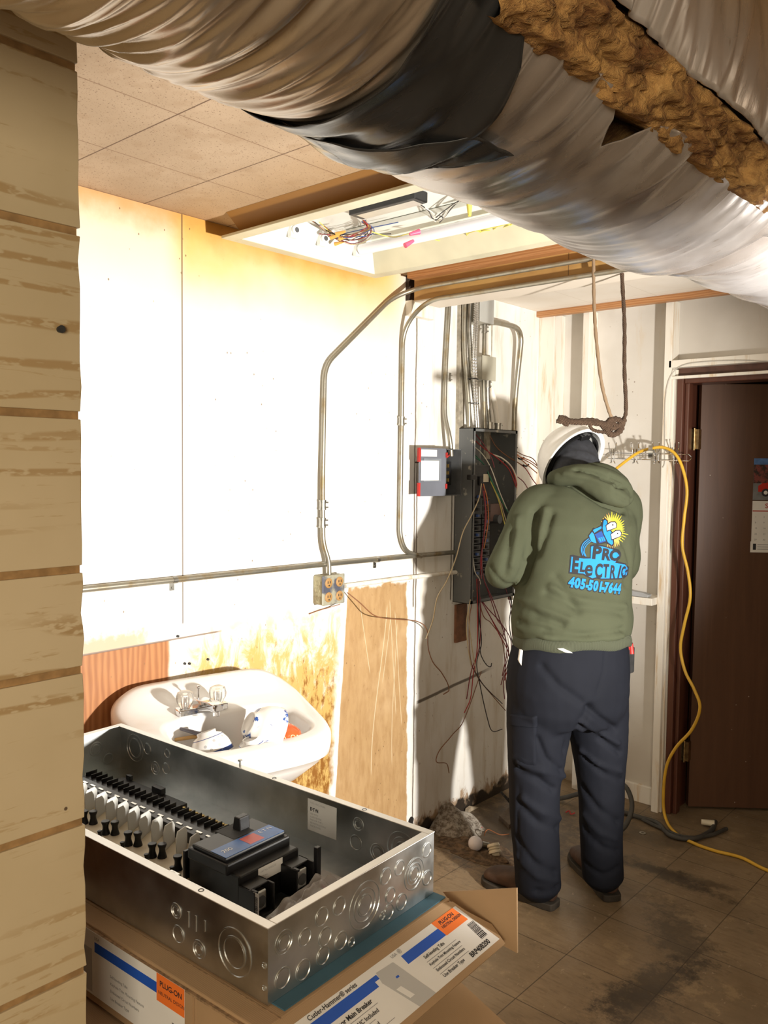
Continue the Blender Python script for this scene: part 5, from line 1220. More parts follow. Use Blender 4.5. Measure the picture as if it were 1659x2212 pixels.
# cord curling under the name
def ribbon(pts, w): 
    P = [Vector((x, y, 0)) for x, y in pts]; P = smooth(P, 5); L_s, R_s = [], []
    for i, p in enumerate(P):
        d = (P[min(i + 1, len(P) - 1)] - P[max(i - 1, 0)]).normalized(); n_ = Vector((-d.y, d.x, 0)); L_s.append(p + n_ * w / 2); R_s.append(p - n_ * w / 2)
    return [[(L_s[i].x, L_s[i].y), (L_s[i + 1].x, L_s[i + 1].y), (R_s[i + 1].x, R_s[i + 1].y), (R_s[i].x, R_s[i].y)] for i in range(len(P) - 1)]
shape(ribbon([(1276, 1163), (1264, 1172), (1258, 1186), (1261, 1200), (1272, 1210)], 8.5), M_pblk, 'cord_outline', .0013)
shape(ribbon([(1272, 1164), (1261, 1174), (1257, 1186), (1260, 1199)], 1.6) + ribbon([(1274, 1167), (1264, 1176), (1260, 1187), (1264, 1200)], 1.4) + ribbon([(1277, 1169), (1267, 1178), (1263, 1189), (1267, 1202)], 1.4), M_pblu, 'cord_lines', .0022)
for s, size, x, y, rot, b, sx in (('P', 36, 1279, 1205, 5, 1.7, 1.0), ('R', 33, 1299, 1208, 6, 1.5, .85), ('O', 31, 1315, 1209, 8, 1.7, .95),
                                  ('E', 43, 1238, 1233, 3, 2.0, .62), ('L', 27, 1255, 1232, 6, 1.6, .70), ('e', 46, 1264, 1240, 6, 1.1, .78), ('C', 40, 1286, 1245, 3, 1.5, .55), ('T', 38, 1303, 1245, 3, 1.3, .50), ('R', 37, 1317, 1247, 4, 1.2, .50), ('I', 36, 1333, 1247, 12, 1.3, .55), ('C', 32, 1341, 1248, 3, 1.2, .46)):
    word(s, size, x, y, rot, M_pblk, .0030, b, sx)
xx = 1232
for s, sx in (('4', .95), ('0', .95), ('5', .85), ('-', .8), ('5', .85), ('0', .8), ('1', .8), ('-', .8), ('7', .75), ('6', .75), ('4', .65), ('4', .65)):
    w_ = {'1': 8.6, '-': 6.0}.get(s, 12.8) * sx; yb = 1262 + (xx - 1232) * .17
    word(s, 27, xx, yb + 1.2, 9, M_pblk, .0012, 3.2, sx * .84); word(s, 27, xx + .3, yb + .6, 9, M_pblu, .0022, 1.5, sx * .84); xx += w_

# trousers ----------------------------------------------------
mb = MB()
H_ = [(1.00, (.735, 2.690), .185, .135), (.985, (.733, 2.690), .200, .150), (.93, (.728, 2.688), .212, .160), (.86, (.725, 2.684), .222, .172), (.79, (.727, 2.678), .224, .172), (.72, (.729, 2.676), .214, .160), (.665, (.730, 2.676), .185, .135)]
mb.rings([ering((c[0], c[1], z), a, b, 0) for z, c, a, b in H_])
limb(mb, [(.668, 2.600, .80), (.664, 2.586, .62), (.662, 2.572, .44), (.674, 2.568, .25), (.682, 2.582, .070)], [.125, .114, .094, .085, .082], seg=20)
limb(mb, [(.785, 2.770, .80), (.795, 2.792, .62), (.806, 2.803, .42), (.820, 2.788, .24), (.826, 2.800, .070)], [.122, .108, .086, .078, .077], seg=20)
me = remesh(mb.bm, .0085, 4)
lines = [(.016, -.008, [(1275, 1530), (1255, 1560), (1232, 1600), (1222, 1622)]), (.012, -.009, [(1270, 1530), (1300, 1555), (1330, 1575)]), (.010, .008, [(1255, 1562), (1300, 1585), (1335, 1605)]), (.010, -.009, [(1256, 1570), (1300, 1597), (1338, 1625)]),
         (.010, .006, [(1255, 1620), (1290, 1650), (1340, 1665)]), (.010, -.006, [(1262, 1635), (1300, 1668), (1342, 1685)]), (.012, -.009, [(1120, 1660), (1165, 1685), (1195, 1705)]), (.012, .008, [(1120, 1645), (1170, 1665), (1215, 1675)]), (.010, -.007, [(1160, 1595), (1180, 1640), (1212, 1665)]),
         (.012, -.007, [(1125, 1740), (1160, 1775), (1205, 1790)]), (.012, .006, [(1130, 1725), (1170, 1755), (1208, 1768)]), (.012, -.006, [(1116, 1810), (1150, 1860), (1200, 1885)]), (.012, .005, [(1118, 1850), (1160, 1893), (1203, 1902)]), (.010, -.007, [(1112, 1905), (1160, 1925), (1205, 1915)]),
         (.012, -.007, [(1258, 1700), (1290, 1745), (1335, 1775)]), (.011, .005, [(1262, 1760), (1295, 1800), (1330, 1812)]), (.011, -.006, [(1262, 1790), (1300, 1830), (1336, 1838)]), (.010, -.007, [(1265, 1865), (1300, 1890), (1335, 1875)]),
         (.014, -.006, [(1170, 1440), (1205, 1480), (1255, 1515)]), (.005, -.003, [(1308, 1390), (1304, 1450), (1290, 1500)]), (.005, -.003, [(1121, 1700), (1118, 1780), (1122, 1860)])]
me = creases(me, lines, lambda p: .0035 * noise.noise(p * 8) + .0012 * noise.noise(p * 30))
t = NT('navy_twill'); n1 = t.noise(4, 4)
M_navy = t.out(t.mix(n1, (.008, .009, .013), (.013, .0145, .021)), .8, 0, t.wave(260, .3, 1, dirn='DIAGONAL'), .12, .0006)
t.b.inputs['Specular IOR Level'].default_value = .12
trousers = link('trousers', me, M_navy, person, smooth='all')
bm = bmesh.new(); bm.from_mesh(me); TR = BVHTree.FromBMesh(bm); bm.free()
def patch(corners, off, nu=14, nv=14):
    """cloth patch hugging the trousers, corners in order"""
    mb = MB(); c = [Vector(p) for p in corners]
    def f(u, v):
        p = c[0].lerp(c[1], u).lerp(c[3].lerp(c[2], u), v); q, n, _, _ = TR.find_nearest(p); return q + n * (off * (1 if 0 < u < 1 and 0 < v < 1 else -.3))
    return mb.grid(f, nu, nv)
def hitT(px, py): return TR.ray_cast(CAM, ray(px, py).normalized())[0] or dep(px, py, 2.95)
patch([hitT(1104, 1550), hitT(1160, 1560), hitT(1160, 1655), hitT(1108, 1650)], .009).build('cargo_pocket', M_navy, trousers, smooth='all')
patch([hitT(1104, 1542), hitT(1162, 1545), hitT(1162, 1572), hitT(1105, 1566)], .014).build('pocket_flap', M_navy, trousers, smooth='all')
q = MB(); q.ell(hitT(1110, 1568), (.004, .004, .004), None, 8, 6); q.build('snap', M_zinc, trousers)
# folded white papers in the pocket and at the waist
pa = hitT(1122, 1412); patch([hitT(1124, 1398), hitT(1131, 1398), hitT(1127, 1440), hitT(1119, 1428)], .006, 4, 6).build('pocket_lining', M_paper, trousers, smooth='all')
patch([hitT(1195, 1399), hitT(1212, 1397), hitT(1242, 1412), hitT(1222, 1411)], .022, 6, 4).build('undershirt_edge', M_paper, person, smooth='all')
# boots --------------------------------------------------------
M_boot = mat('brown_boot_leather', (.060, .030, .018), .6, 0, .3, 20, bump=.2, bs=90); M_sole = mat('dark_sole', (.035, .028, .020), .8, 0, .3, 30)
for heel, toe, shaft, lab in ((Vector((.745, 2.602, 0)), Vector((.440, 2.596, 0)), Vector((.690, 2.590, .15)), 'left'), (Vector((.874, 2.786, 0)), Vector((.600, 3.010, 0)), Vector((.815, 2.80, .15)), 'right')):
    d = (toe - heel).normalized(); s_ = Vector((-d.y, d.x, 0)); L = (toe - heel).length; mb = MB()
    def sec(k, w, z0, h): c = heel + d * (L * k); return [c + s_ * (w * math.copysign(abs(math.cos(a)) ** .8, math.cos(a))) + Vector((0, 0, z0 + (h - z0) * (.5 + .5 * math.sin(a)))) for a in [2 * PI * i / 20 for i in range(20)]]
    mb.rings([sec(.01, .022, .03, .085), sec(.04, .034, .022, .12), (sec(.15, .040, .02, .15)), sec(.30, .043, .02, .15), sec(.42, .043, .02, .118), sec(.58, .048, .02, .092), sec(.75, .052, .02, .080), sec(.88, .046, .02, .070), sec(.96, .032, .022, .055), sec(.99, .015, .026, .042)])
    limb(mb, [heel + d * (L * .2) + Vector((0, 0, .07)), shaft + Vector((0, 0, .0)), shaft + Vector((0, 0, .10))], [.043, .045, .048])
    bt = link('boot', remesh(mb.bm, .006, 4), M_boot, person, smooth='all')
    pr = [(0.0, .020), (.02, .034), (.12, .040), (.30, .040), (.45, .042), (.62, .050), (.78, .054), (.90, .047), (.97, .032), (1.0, .012)]
    poly = [heel + d * (L * (k * 1.03 - .01)) + s_ * w for k, w in pr] + [heel + d * (L * (k * 1.03 - .01)) - s_ * w for k, w in pr[::-1]]
    MB().rings([[p + Vector((0, 0, z)) for p in poly] for z in (0.0005, .012, .026)]).build('sole', M_sole, bt, bevel=.003)
# body under the clothes: head, neck, arms, legs and hands in one surface ---------------
HC = Vector((.600, 2.925, 1.600))                      # head centre
HA = (PF * .80 + PU * .62 + PL * .30).normalized()     # crown direction, head bowed forward
HFc = (PF * .62 - PU * .80).normalized(); HS = HA.cross(HFc).normalized(); HFc = HS.cross(HA).normalized()
MH = Matrix((HS, HFc, HA)).transposed().to_4x4(); MH.translation = HC      # x side, y face, z crown
mb = MB()
mb.ell((0, 0, .02), (.074, .092, .098), MH, 28, 18); mb.ell((0, .030, -.055), (.056, .058, .055), MH, 20, 12)
mb.ell((0, .094, -.022), (.013, .018, .020), MH, 12, 8); mb.ell((0, .088, .004), (.009, .012, .026), MH, 12, 8)
for s in (-1, 1): mb.ell((s * .075, -.004, -.010), (.009, .018, .030), MH, 12, 8); mb.ell((s * .030, .078, .022), (.022, .012, .008), MH, 12, 8)
mb.ell((0, .090, -.056), (.022, .008, .006), MH, 12, 8); mb.ell((0, .078, -.092), (.022, .018, .014), MH, 12, 8)
limb(mb, [HC - HA * .02 - HFc * .02, (.622, 2.888, 1.53), (.655, 2.85, 1.44)], [.052, .056, .065])
mb.rings([ering((c[0], c[1], z), a * .80, b * .78, .1) for z, c, a, b in T_[1:11]])
for sh, el, wr in ((SHL, ELL, WRL), (SHR, ELR, WRR)): limb(mb, [sh, sh.lerp(el, .5), el, el.lerp(wr, .5), wr], [.055, .046, .038, .034, .026])
mb.rings([ering((c[0], c[1], z), a * .78, b * .74, 0) for z, c, a, b in H_])
for hip, kn, an_ in (((.670, 2.605, .78), (.668, 2.578, .47), (.692, 2.596, .09)), ((.783, 2.768, .78), (.800, 2.80, .47), (.820, 2.806, .09))): limb(mb, [hip, Vector(hip).lerp(Vector(kn), .5), kn, Vector(kn).lerp(Vector(an_), .4), an_], [.062, .060, .050, .048, .036])
for wr, el, pal, s in ((WRL, ELL, Vector((0, 0, -1)), 1), (WRR, ELR, Vector((0, 0, -1)), -1)):
    d = (wr - el).normalized(); side = d.cross(PU).normalized() * s      # towards the little finger side or thumb side
    up_ = side.cross(d).normalized(); up_ = up_ if up_.z > 0 else -up_
    palm = wr + d * .075
    limb(mb, [wr, wr + d * .03], [.024, .025]); MP = Matrix((side, d, up_)).transposed().to_4x4(); MP.translation = wr + d * .062
    mb.ell((0, 0, 0), (.041, .050, .0155), MP, 16, 10)
    for i, (off, ln) in enumerate(((.032, .062), (.011, .075), (-.011, .080), (-.032, .072))):
        b0 = wr + d * .095 + side * off; k1 = b0 + d * ln * .5 - up_ * .006; k2 = k1 + d * ln * .3 - up_ * ln * .26; k3 = k2 + d * ln * .05 - up_ * ln * .30
        limb(mb, [b0 - d * .02, b0, k1, k2, k3], [.0105, .0100, .0095, .0088, .0075], seg=8, sub=4)
    b0 = wr + d * .035 - side * .034; limb(mb, [b0, b0 - side * .020 + d * .028 - up_ * .012, b0 - side * .018 + d * .055 - up_ * .026], [.0135, .0115, .0095], seg=8, sub=4)
body = link('body', remesh(mb.bm, .0052, 2), mat('skin', (.50, .28, .19), .5, 0, .1, 12), person, smooth='all')
# eyes
for s in (-1, 1): MB().ell((s * .030, .083, .006), (.011, .008, .009), MH, 14, 10).build('eye', M_white, person)
# dark balaclava over head and neck
mb = MB(); mb.ell((0, -.004, .018), (.094, .108, .108), MH, 28, 18)
limb(mb, [HC - HA * .01 - HFc * .025, (.625, 2.880, 1.545), (.655, 2.85, 1.47)], [.088, .090, .088]); mb.ell((0, .02, -.07), (.064, .055, .05), MH, 20, 12)
me = remesh(mb.bm, .006, 3)
me = creases(me, [(.006, -.004, [(1190, 1010), (1225, 985), (1270, 990), (1305, 1020)]), (.006, -.004, [(1200, 1025), (1240, 1000), (1290, 1010)]), (.005, .003, [(1195, 1018), (1235, 992), (1280, 1000)])], lambda p: .003 * noise.noise(p * 20))
bm = bmesh.new(); bm.from_mesh(me); MHi = MH.inverted()
bmesh.ops.delete(bm, geom=[f for f in bm.faces if (lambda c: c.y > .055 and -.045 < c.z < .055 and abs(c.x) < .06)(MHi @ f.calc_center_median())], context='FACES')
bm.to_mesh(me); bm.free()
link('balaclava', me, mat('charcoal_knit', (.022, .023, .028), .9, 0, .2, 60), person, smooth='all')
# hard hat
helm = None; t = NT('white_hard_hat'); n1 = t.noise(25, 4)
M_helm = t.out(t.mix(t.sm(n1, .6, .75), (.82, .82, .80), (.60, .57, .50)), .3)
mb = MB(); NH = 48
def hring(k, z, ox=0): return [MH @ Vector((.130 * k * math.cos(a), (.152 * k if math.sin(a) > 0 else .148 * k) * math.sin(a) + ox, z)) for a in [2 * PI * i / NH for i in range(NH)]]
def hr2(kx, z): 
    out = []
    for i in range(NH):
        a = 2 * PI * i / NH; f = max(0, math.sin(a)) ** 3
        out.append(MH @ Vector((.130 * kx * math.cos(a), .148 * kx * math.sin(a) + .050 * f, z - .010 * f)))
    return out
sh = [hr2(1.09, .006), hr2(1.085, .012)] + [hring(math.cos(b), .02 + .135 * math.sin(b)) for b in [math.radians(d_) for d_ in (0, 8, 18, 30, 42, 54, 66, 78, 86)]]
inn = [hring(.955 * math.cos(b), .018 + .128 * math.sin(b)) for b in [math.radians(d_) for d_ in (86, 70, 50, 30, 12, 0)]] + [hring(.975, .010)]
mb.rings(sh, cap0=False); mb2 = mb; mb2.rings(inn, cap1=False, cap0=True)
a_, b_ = hring(.975, .010), hr2(1.09, .006); mb.rings([a_, b_], cap0=False, cap1=False)
helm = mb.build('hard_hat', M_helm, person, smooth='all')
mb = MB()
for a0 in (0, 60, 120):
    a = math.radians(a0); mb.tube([MH @ Vector((.108 * math.cos(a) * c_, .128 * math.sin(a) * c_, .022 + .105 * s_)) for c_, s_ in [(math.cos(x), math.sin(x)) for x in [PI * i / 12 for i in range(13)]]], .009, 6, 2)
mb.rings([[MH @ Vector(((.112 + w) * math.cos(x), (.132 + w) * math.sin(x), z)) for x in [2 * PI * i / 40 for i in range(40)]] for z, w in ((.005, 0), (.035, 0), (.035, -.008), (.005, -.008), (.005, 0))], cap0=False, cap1=False)
mb.box((-.022, -.138, -.006), (.022, -.118, .020), MH); mb.cyl(MH @ Vector((0, -.134, .006)), MH @ Vector((0, -.142, .006)), .012, seg=16)
mb.build('hat_suspension', M_black, helm, bevel=.001)
MB().grid(lambda u, v: MH @ Vector((.1235 * math.cos(math.radians(25 + 40 * v)) * math.cos(math.radians(-100 + 34 * u)), .1435 * math.cos(math.radians(25 + 40 * v)) * math.sin(math.radians(-100 + 34 * u)), .021 + .136 * math.sin(math.radians(25 + 40 * v)))), 12, 12).build('hat_sticker', mat('worn_sticker', (.32, .27, .16), .5, 0, .7, 60), helm, smooth='all')
# tool pouch on his right hip
tp = dep(1352, 1400, 3.16)
b_ = MB().box((-.025, -.03, -.10), (.025, .03, -.0), Matrix.Translation(tp + Vector((-.01, .02, .0)))).build('tool_pouch', M_blackm, person, smooth=False, bevel=.006)
MB().cyl(tp + Vector((.0, .0, -.06)), tp + Vector((.012, .0, .02)), .0065, seg=10).build('tool_handle', M_red, b_)
MB().cyl(tp + Vector((.018, .012, -.02)), tp + Vector((.016, .010, .02)), .010, .007, seg=10).build('tool_handle', M_red, b_)
MB().ell(tp + Vector((.012, .0, .022)), (.014, .01, .009), None, 12, 8).build('tool_handle', M_black, b_)
MB().cyl(tp + Vector((.004, .0, -.12)), tp + Vector((.010, .0, -.08)), .012, .008, seg=10).build('tool_handle', M_black, b_)
# ------------------------------------------------------------------ rope loop hanging from the beam
t = NT('frayed_rope'); x, y, z = t.xyz()
M_rope = t.out(t.mix(t.noise(60, 4), (.045, .022, .012), (.14, .085, .05)), .95, 0, t.wave(90, 1, 2, dirn='DIAGONAL'), 1.0, .003)
M_ropl = NT('pale_rope').out((.22, .15, .09), .95)
RD = 2.80
rope = thing('rope_loop', 'frayed brown rope hanging in a loop from above the hard hat, knotted at the bottom', 'rope', tuple(dep(1318, 915, RD)))
def rp(pts, r, m, name, seg=8):
    P = smooth([dep(*p) if len(p) == 3 else dep(p[0], p[1], RD) for p in pts], 10); mb = MB(); a = Vector((1, 0, 0)); R = []
    for k in range(len(P)):
        t_ = (P[min(k + 1, len(P) - 1)] - P[max(k - 1, 0)]).normalized(); a = (a - t_ * a.dot(t_)).normalized(); b = t_.cross(a)
        R.append([P[k] + (a * math.cos(2 * PI * i / seg) + b * math.sin(2 * PI * i / seg)) * (r * (1 + .16 * math.sin(k * 1.7 + i * 1.6))) for i in range(seg)])
    return mb.rings(R).build(name, m, rope, smooth='all')
rp([(1282, 530, 2.78), (1283, 640), (1287, 720), (1300, 830), (1318, 895), (1328, 912)], .0058, M_ropl, 'rope_strand')
rp([(1343, 540, 2.78), (1344, 600), (1349, 700), (1349, 800), (1352, 890), (1345, 912)], .0066, M_rope, 'rope_strand')
rp([(1350, 905), (1338, 918), (1322, 925), (1312, 915), (1325, 905), (1342, 912), (1340, 930), (1325, 938), (1312, 930), (1318, 915), (1335, 922)], .0095, M_rope, 'knot')
rp([(1335, 905), (1318, 912), (1308, 925), (1322, 940), (1338, 928), (1348, 908)], .0085, M_rope, 'knot')
rp([(1322, 920), (1300, 915), (1270, 912), (1240, 911), (1222, 908), (1206, 902)], .0105, M_rope, 'rope_end')
rp([(1318, 926), (1304, 924), (1292, 910), (1265, 907), (1230, 912), (1202, 910)], .0070, M_rope, 'rope_end')
rp([(1272, 912), (1278, 926), (1292, 932), (1318, 934)], .0058, M_rope, 'rope_strand')
rp([(1212, 900), (1225, 905), (1218, 914), (1228, 918)], .0062, M_rope, 'rope_end')

# ------------------------------------------------------------------ wire hook rack with tape rings, cord over it
rk = thing('hook_rack', 'chromed wire hook rack on the back wall between the hard hat and the door frame', 'hook rack', (.52, 3.66, 1.62))
RY = 3.640
def RP(px, py, y=RY): return at(px, py, 1, y)
mb = MB()
for a, b in (((1314, 978), (1488, 982)), ((1314, 990), (1488, 996))): mb.tube([RP(*a), RP(*b)], .0022, 8, 2)
mb.tube([RP(1314, 978), RP(1308, 984), RP(1314, 990)], .0022, 8, 4); mb.tube([RP(1488, 982), RP(1494, 989), RP(1488, 996)], .0022, 8, 4)
mb.build('rail', M_chrome, rk)
for px in (1320, 1326, 1369, 1375, 1415, 1422, 1456, 1462):
    right = 1 if px in (1326, 1375, 1462) else (-1 if px in (1320, 1369, 1415) else .4)
    mb = MB(); base = RP(px, 972); 
    mb.tube([RP(px, 970), RP(px, 996), RP(px + (3 if right > 0 else -3), 1001, RY - .01), RP(px + 1, 998, RY - .02), RP(px, 985, RY - .022)], .0024, 6, 5)
    mb.tube([RP(px, 985), RP(px + 3 * right, 975, RY - .02), RP(px + 5 * right, 958, RY - .045)], .0022, 6, 5); mb.ell(RP(px + 5 * right, 957, RY - .045), (.004, .004, .004), None, 10, 8)
    mb.build('hook', M_chrome, rk)
for i, (px, dx) in enumerate(((1406, 0), (1411, .012))):
    M2 = frame(RP(px, 976, 3.60), (0.35, -.9, 0), (0, 0, 1)); mb = MB(); mb.lathe([(.028, -.008), (.030, -.008), (.030, .008), (.028, .008), (.028, -.008)], M2 @ Matrix.Translation((0, 0, dx)), 30, cap=False)
    tag(mb.build('metal_ring', M_zinc), ('left' if i == 0 else 'right') + ' of two shiny metal bands hanging on the hook rack', 'metal band')
# hooks on the left post
hk = thing('wall_hook', 'small three-pronged wire hook on the post left of the hard hat', 'hook', tuple(at(1192, 965, 1, 3.62)))
mb = MB()
for dx, dy in ((-12, -15), (-3, -17), (4, -14)): mb.tube([at(1196, 970, 1, 3.625), at(1196 + dx, 970 + dy, 1, 3.60)], .0016, 6, 2); mb.ell(at(1196 + dx, 970 + dy, 1, 3.60), (.0035,) * 3, None, 8, 6)
mb.build('prongs', M_zinc, hk)
# yellow cord
M_cord = mat('yellow_cord', (.68, .40, .035), .45, 0, .12, 10)
CYY = 3.605
cp = [(1275, 1075, 3.50), (1300, 1045, 3.56), (1325, 1018, 3.60), (1352, 996, CYY), (1380, 977, CYY), (1410, 968, 3.60), (1435, 967, CYY), (1458, 980, CYY), (1474, 1010, CYY), (1484, 1060, CYY), (1478, 1120, CYY), (1474, 1180, CYY), (1486, 1235, CYY), (1491, 1290, CYY), (1478, 1350, CYY), (1470, 1400, CYY), (1480, 1450, CYY), (1500, 1490, CYY), (1512, 1528, CYY), (1495, 1575, CYY), (1460, 1615, CYY), (1440, 1655, CYY), (1433, 1720, CYY), (1437, 1765, 3.59)]
P = [at(a, b, 1, c_) for a, b, c_ in cp] + [at(a, b, 2, .0075) for a, b in ((1460, 1800), (1500, 1822), (1545, 1838), (1600, 1852), (1640, 1872), (1700, 1900), (1800, 1960))]
tag(MB().tube(P, .0068, 10, 6).build('extension_cord', M_cord), 'yellow extension cord looped over the hook rack and trailing across the floor', 'extension cord')
# thin grey wire along the door header
P = [at(1700, 783, 1, 3.652)] + [at(a, b, 1, 3.652) for a, b in ((1600, 778), (1500, 783), (1468, 792), (1450, 810), (1440, 840), (1436, 900), (1436, 1000), (1432, 1010))]
tag(MB().tube(P, .0022, 6, 6).build('bell_wire', mat('grey_wire', (.50, .47, .42), .6)), 'thin grey wire stapled round the corner of the door header', 'wire')
# shelf and the tool on it
sh = MB().box((.36, 3.60, .965), (.634, 3.735, .998)); tag(sh.build('wall_shelf', M_stud, smooth=False, bevel=.002), 'small white wooden shelf between the posts behind the person', 'shelf')
tl = thing('multi_tool', 'grey and black handheld power tool lying on the small shelf', 'tool', (.54, 3.63, .998))
MB().prism([(-.045, 0), (.045, 0), (.050, .012), (.02, .020), (-.045, .024)], -.018, .018, Matrix.Translation((.565, 3.625, .999)) @ Matrix.Rotation(PI / 2, 4, 'X')).build('handle', mat('grey_tool', (.36, .37, .38), .4), tl, smooth=False, bevel=.003)
MB().box((.43, 3.62, .999), (.51, 3.65, 1.022)).cyl((.41, 3.635, 1.010), (.52, 3.635, 1.012), .009, seg=12).build('head', M_black, tl, bevel=.003)
MB().cbox((.552, 3.616, 1.010), (.045, .002, .007)).build('slide_switch', M_black, tl, smooth=False); MB().cbox((.520, 3.616, 1.012), (.008, .003, .022)).build('band', M_white, tl, smooth=False)

# calendar on the door
cl = thing('calendar', 'wall calendar with a picture of a red truck, hanging on the brown door', 'calendar', tuple(onpl(1640, 1000, DN, DH)))
def DLc(px, py): p = MD.inverted() @ onpl(px, py, DN, DH); return p
a = DLc(1628, 990); b = DLc(1622, 1193); x0 = (a.x + b.x) / 2; x1 = x0 + .28; zt, zm, zb = a.y, DLc(1624, 1080).y, b.y
lf = .0016
pic = MB().box((x0, zm, lf), (x1, zt, lf + .001), MD).build('picture_page', mat('calendar_ground', (.20, .21, .22), .4, 0, .2, 30), cl, smooth=False)
def DB(xa, ya, xb, yb, z, m, name, par): return MB().box((xa, ya, z), (xb, yb, z + .0004), MD).build(name, m, par, smooth=False)
DB(x0, zm + (zt - zm) * .72, x1, zt, .0027, mat('calendar_sky', (.10, .22, .50), .4, 0, .3, 30), 'sky', pic)
t = NT('calendar_trees'); DB(x0, zm + (zt - zm) * .40, x1, zm + (zt - zm) * .85, .0031, t.out(t.mix(t.sm(t.noise(60, 4), .4, .6), (.03, .02, .015), (.20, .05, .04)), .5), 'trees', pic)
hh = zt - zm; TP = MD @ Matrix.Translation((x0, zm, .0036))
def pr(poly, m, name, z=0): return MB().prism([(u * .28, v * hh) for u, v in poly], z, z + .0004, TP).build(name, m, pic, smooth=False)
M_tr = mat('truck_red', (.50, .03, .02), .3)
pr([(.08, .20), (.08, .34), (.14, .40), (.26, .43), (.30, .60), (.44, .62), (.50, .44), (.90, .42), (.92, .20)], M_tr, 'red_truck'); pr([(.32, .45), (.34, .57), (.42, .58), (.46, .45)], M_ink, 'truck_window', .0005)
for u in (.20, .76): MB().cyl(TP @ Vector((u * .28, .18 * hh, .0004)), TP @ Vector((u * .28, .18 * hh, .0012)), .018, seg=20).build('truck_wheel', M_ink, pic); MB().cyl(TP @ Vector((u * .28, .18 * hh, .0012)), TP @ Vector((u * .28, .18 * hh, .0016)), .009, seg=20).build('truck_hubcap', M_white, pic)
pg = MB().box((x0, zb + .05, lf), (x1, zm - .004, lf + .004), MD).build('month_page', M_paper, cl, smooth=False)
MB().box((x0 - .003, zb, lf), (x1, zb + .05, lf + .002), MD).build('footer_card', M_paper, cl, smooth=False)
text('September', .030, MD @ Matrix.Translation((x0 + .055, zm - .036, .0057)), M_red, 'lettering', pg, bold=.0004)
DB(x0, zm - .052, x1, zm - .047, .0058, M_red, 'red_rule', pg)
for r_ in range(5):
    for c_ in range(7): text(str(r_ * 7 + c_ + 1) if r_ * 7 + c_ < 30 else '', .011, MD @ Matrix.Translation((x0 + .012 + c_ * .038, zm - .080 - r_ * .026, .0057)), M_inkg, 'lettering', pg) if r_ * 7 + c_ < 30 else None
DB(x0 + .008, zb + .012, x0 + .022, zb + .040, .0038, M_ink, 'emblem', cl)
for k in range(3): DB(x0 + .028, zb + .034 - k * .010, x0 + .12, zb + .037 - k * .010, .0038, M_inkg, 'fine_print', cl)

# ------------------------------------------------------------------ floor clutter
M_cable = mat('dark_grey_cable', (.055, .052, .046), .6, 0, .2, 20)
def fl(px, py, h=.012): return at(px, py, 2, h)
P = [fl(1165, 1700), fl(1195, 1705), fl(1220, 1712, .02), fl(1250, 1722), fl(1300, 1745), fl(1335, 1775), fl(1350, 1790)]
P = [fl(1150, 1712), fl(1200, 1725), fl(1245, 1716, .05), fl(1290, 1700, .10), fl(1325, 1690, .14), at(1352, 1700, 1, 3.45), at(1365, 1735, 1, 3.42), at(1358, 1770, 1, 3.38), fl(1338, 1795, .012), fl(1305, 1790, .012), fl(1290, 1760, .012), fl(1330, 1752, .012), fl(1380, 1765, .012), fl(1420, 1778, .012), fl(1450, 1805, .012), fl(1495, 1812, .012), fl(1535, 1795, .012), fl(1545, 1775, .012)]
tag(MB().tube(P, .0105, 10, 7).build('heavy_cable', M_cable), 'thick dark cable coiled on the floor beside the right boot', 'cable')
P = [fl(1388, 1770, .01), fl(1430, 1790, .01), fl(1480, 1808, .01), fl(1530, 1805, .01), fl(1570, 1790, .01)]
tag(MB().tube(P, .008, 8, 7).build('heavy_cable', M_cable), 'shorter dark cable running toward the doorway', 'cable')
pl = MB(); a = fl(1515, 1775, .02); pl.cyl(a, a + Vector((.05, .02, 0)), .012, .014, 10); tag(pl.build('cable_plug', M_cream), 'small cream plug on the floor by the doorway', 'plug')
# light bulb and fitting
bb = thing('light_bulb', 'white light bulb lying in the dust by the wall', 'light bulb', tuple(fl(1028, 1825, 0)))
c0 = at(1027, 1822, 2, .031); MB().ell(c0, (.030, .030, .030), None, 28, 18).build('globe', mat('opal_glass', (.80, .78, .84), .3, 0, .03), bb)
MB().cyl(c0 + Vector((.015, .022, -.006)), c0 + Vector((.030, .050, -.016)), .014, .012, 14).build('cap', M_zinc, bb)
lh = thing('lamp_socket', 'cream ceramic lamp socket lying right of the bulb', 'lamp socket', tuple(fl(1072, 1838, 0)))
M2 = frame(at(1068, 1836, 2, .026), (.6, .8, .1), (0, .1, 1)) @ Matrix.Rotation(math.radians(60), 4, 'X')
MB().lathe([(.008, -.024), (.024, -.024), (.027, -.014), (.021, -.010), (.026, -.004), (.021, 0), (.026, .006), (.026, .012), (.010, .014)], M2, 26).build('body', M_cream, lh)
MB().box((-.016, -.007, .013), (.016, .007, .026), M2).build('key', M_cream, lh, smooth=False, bevel=.003)
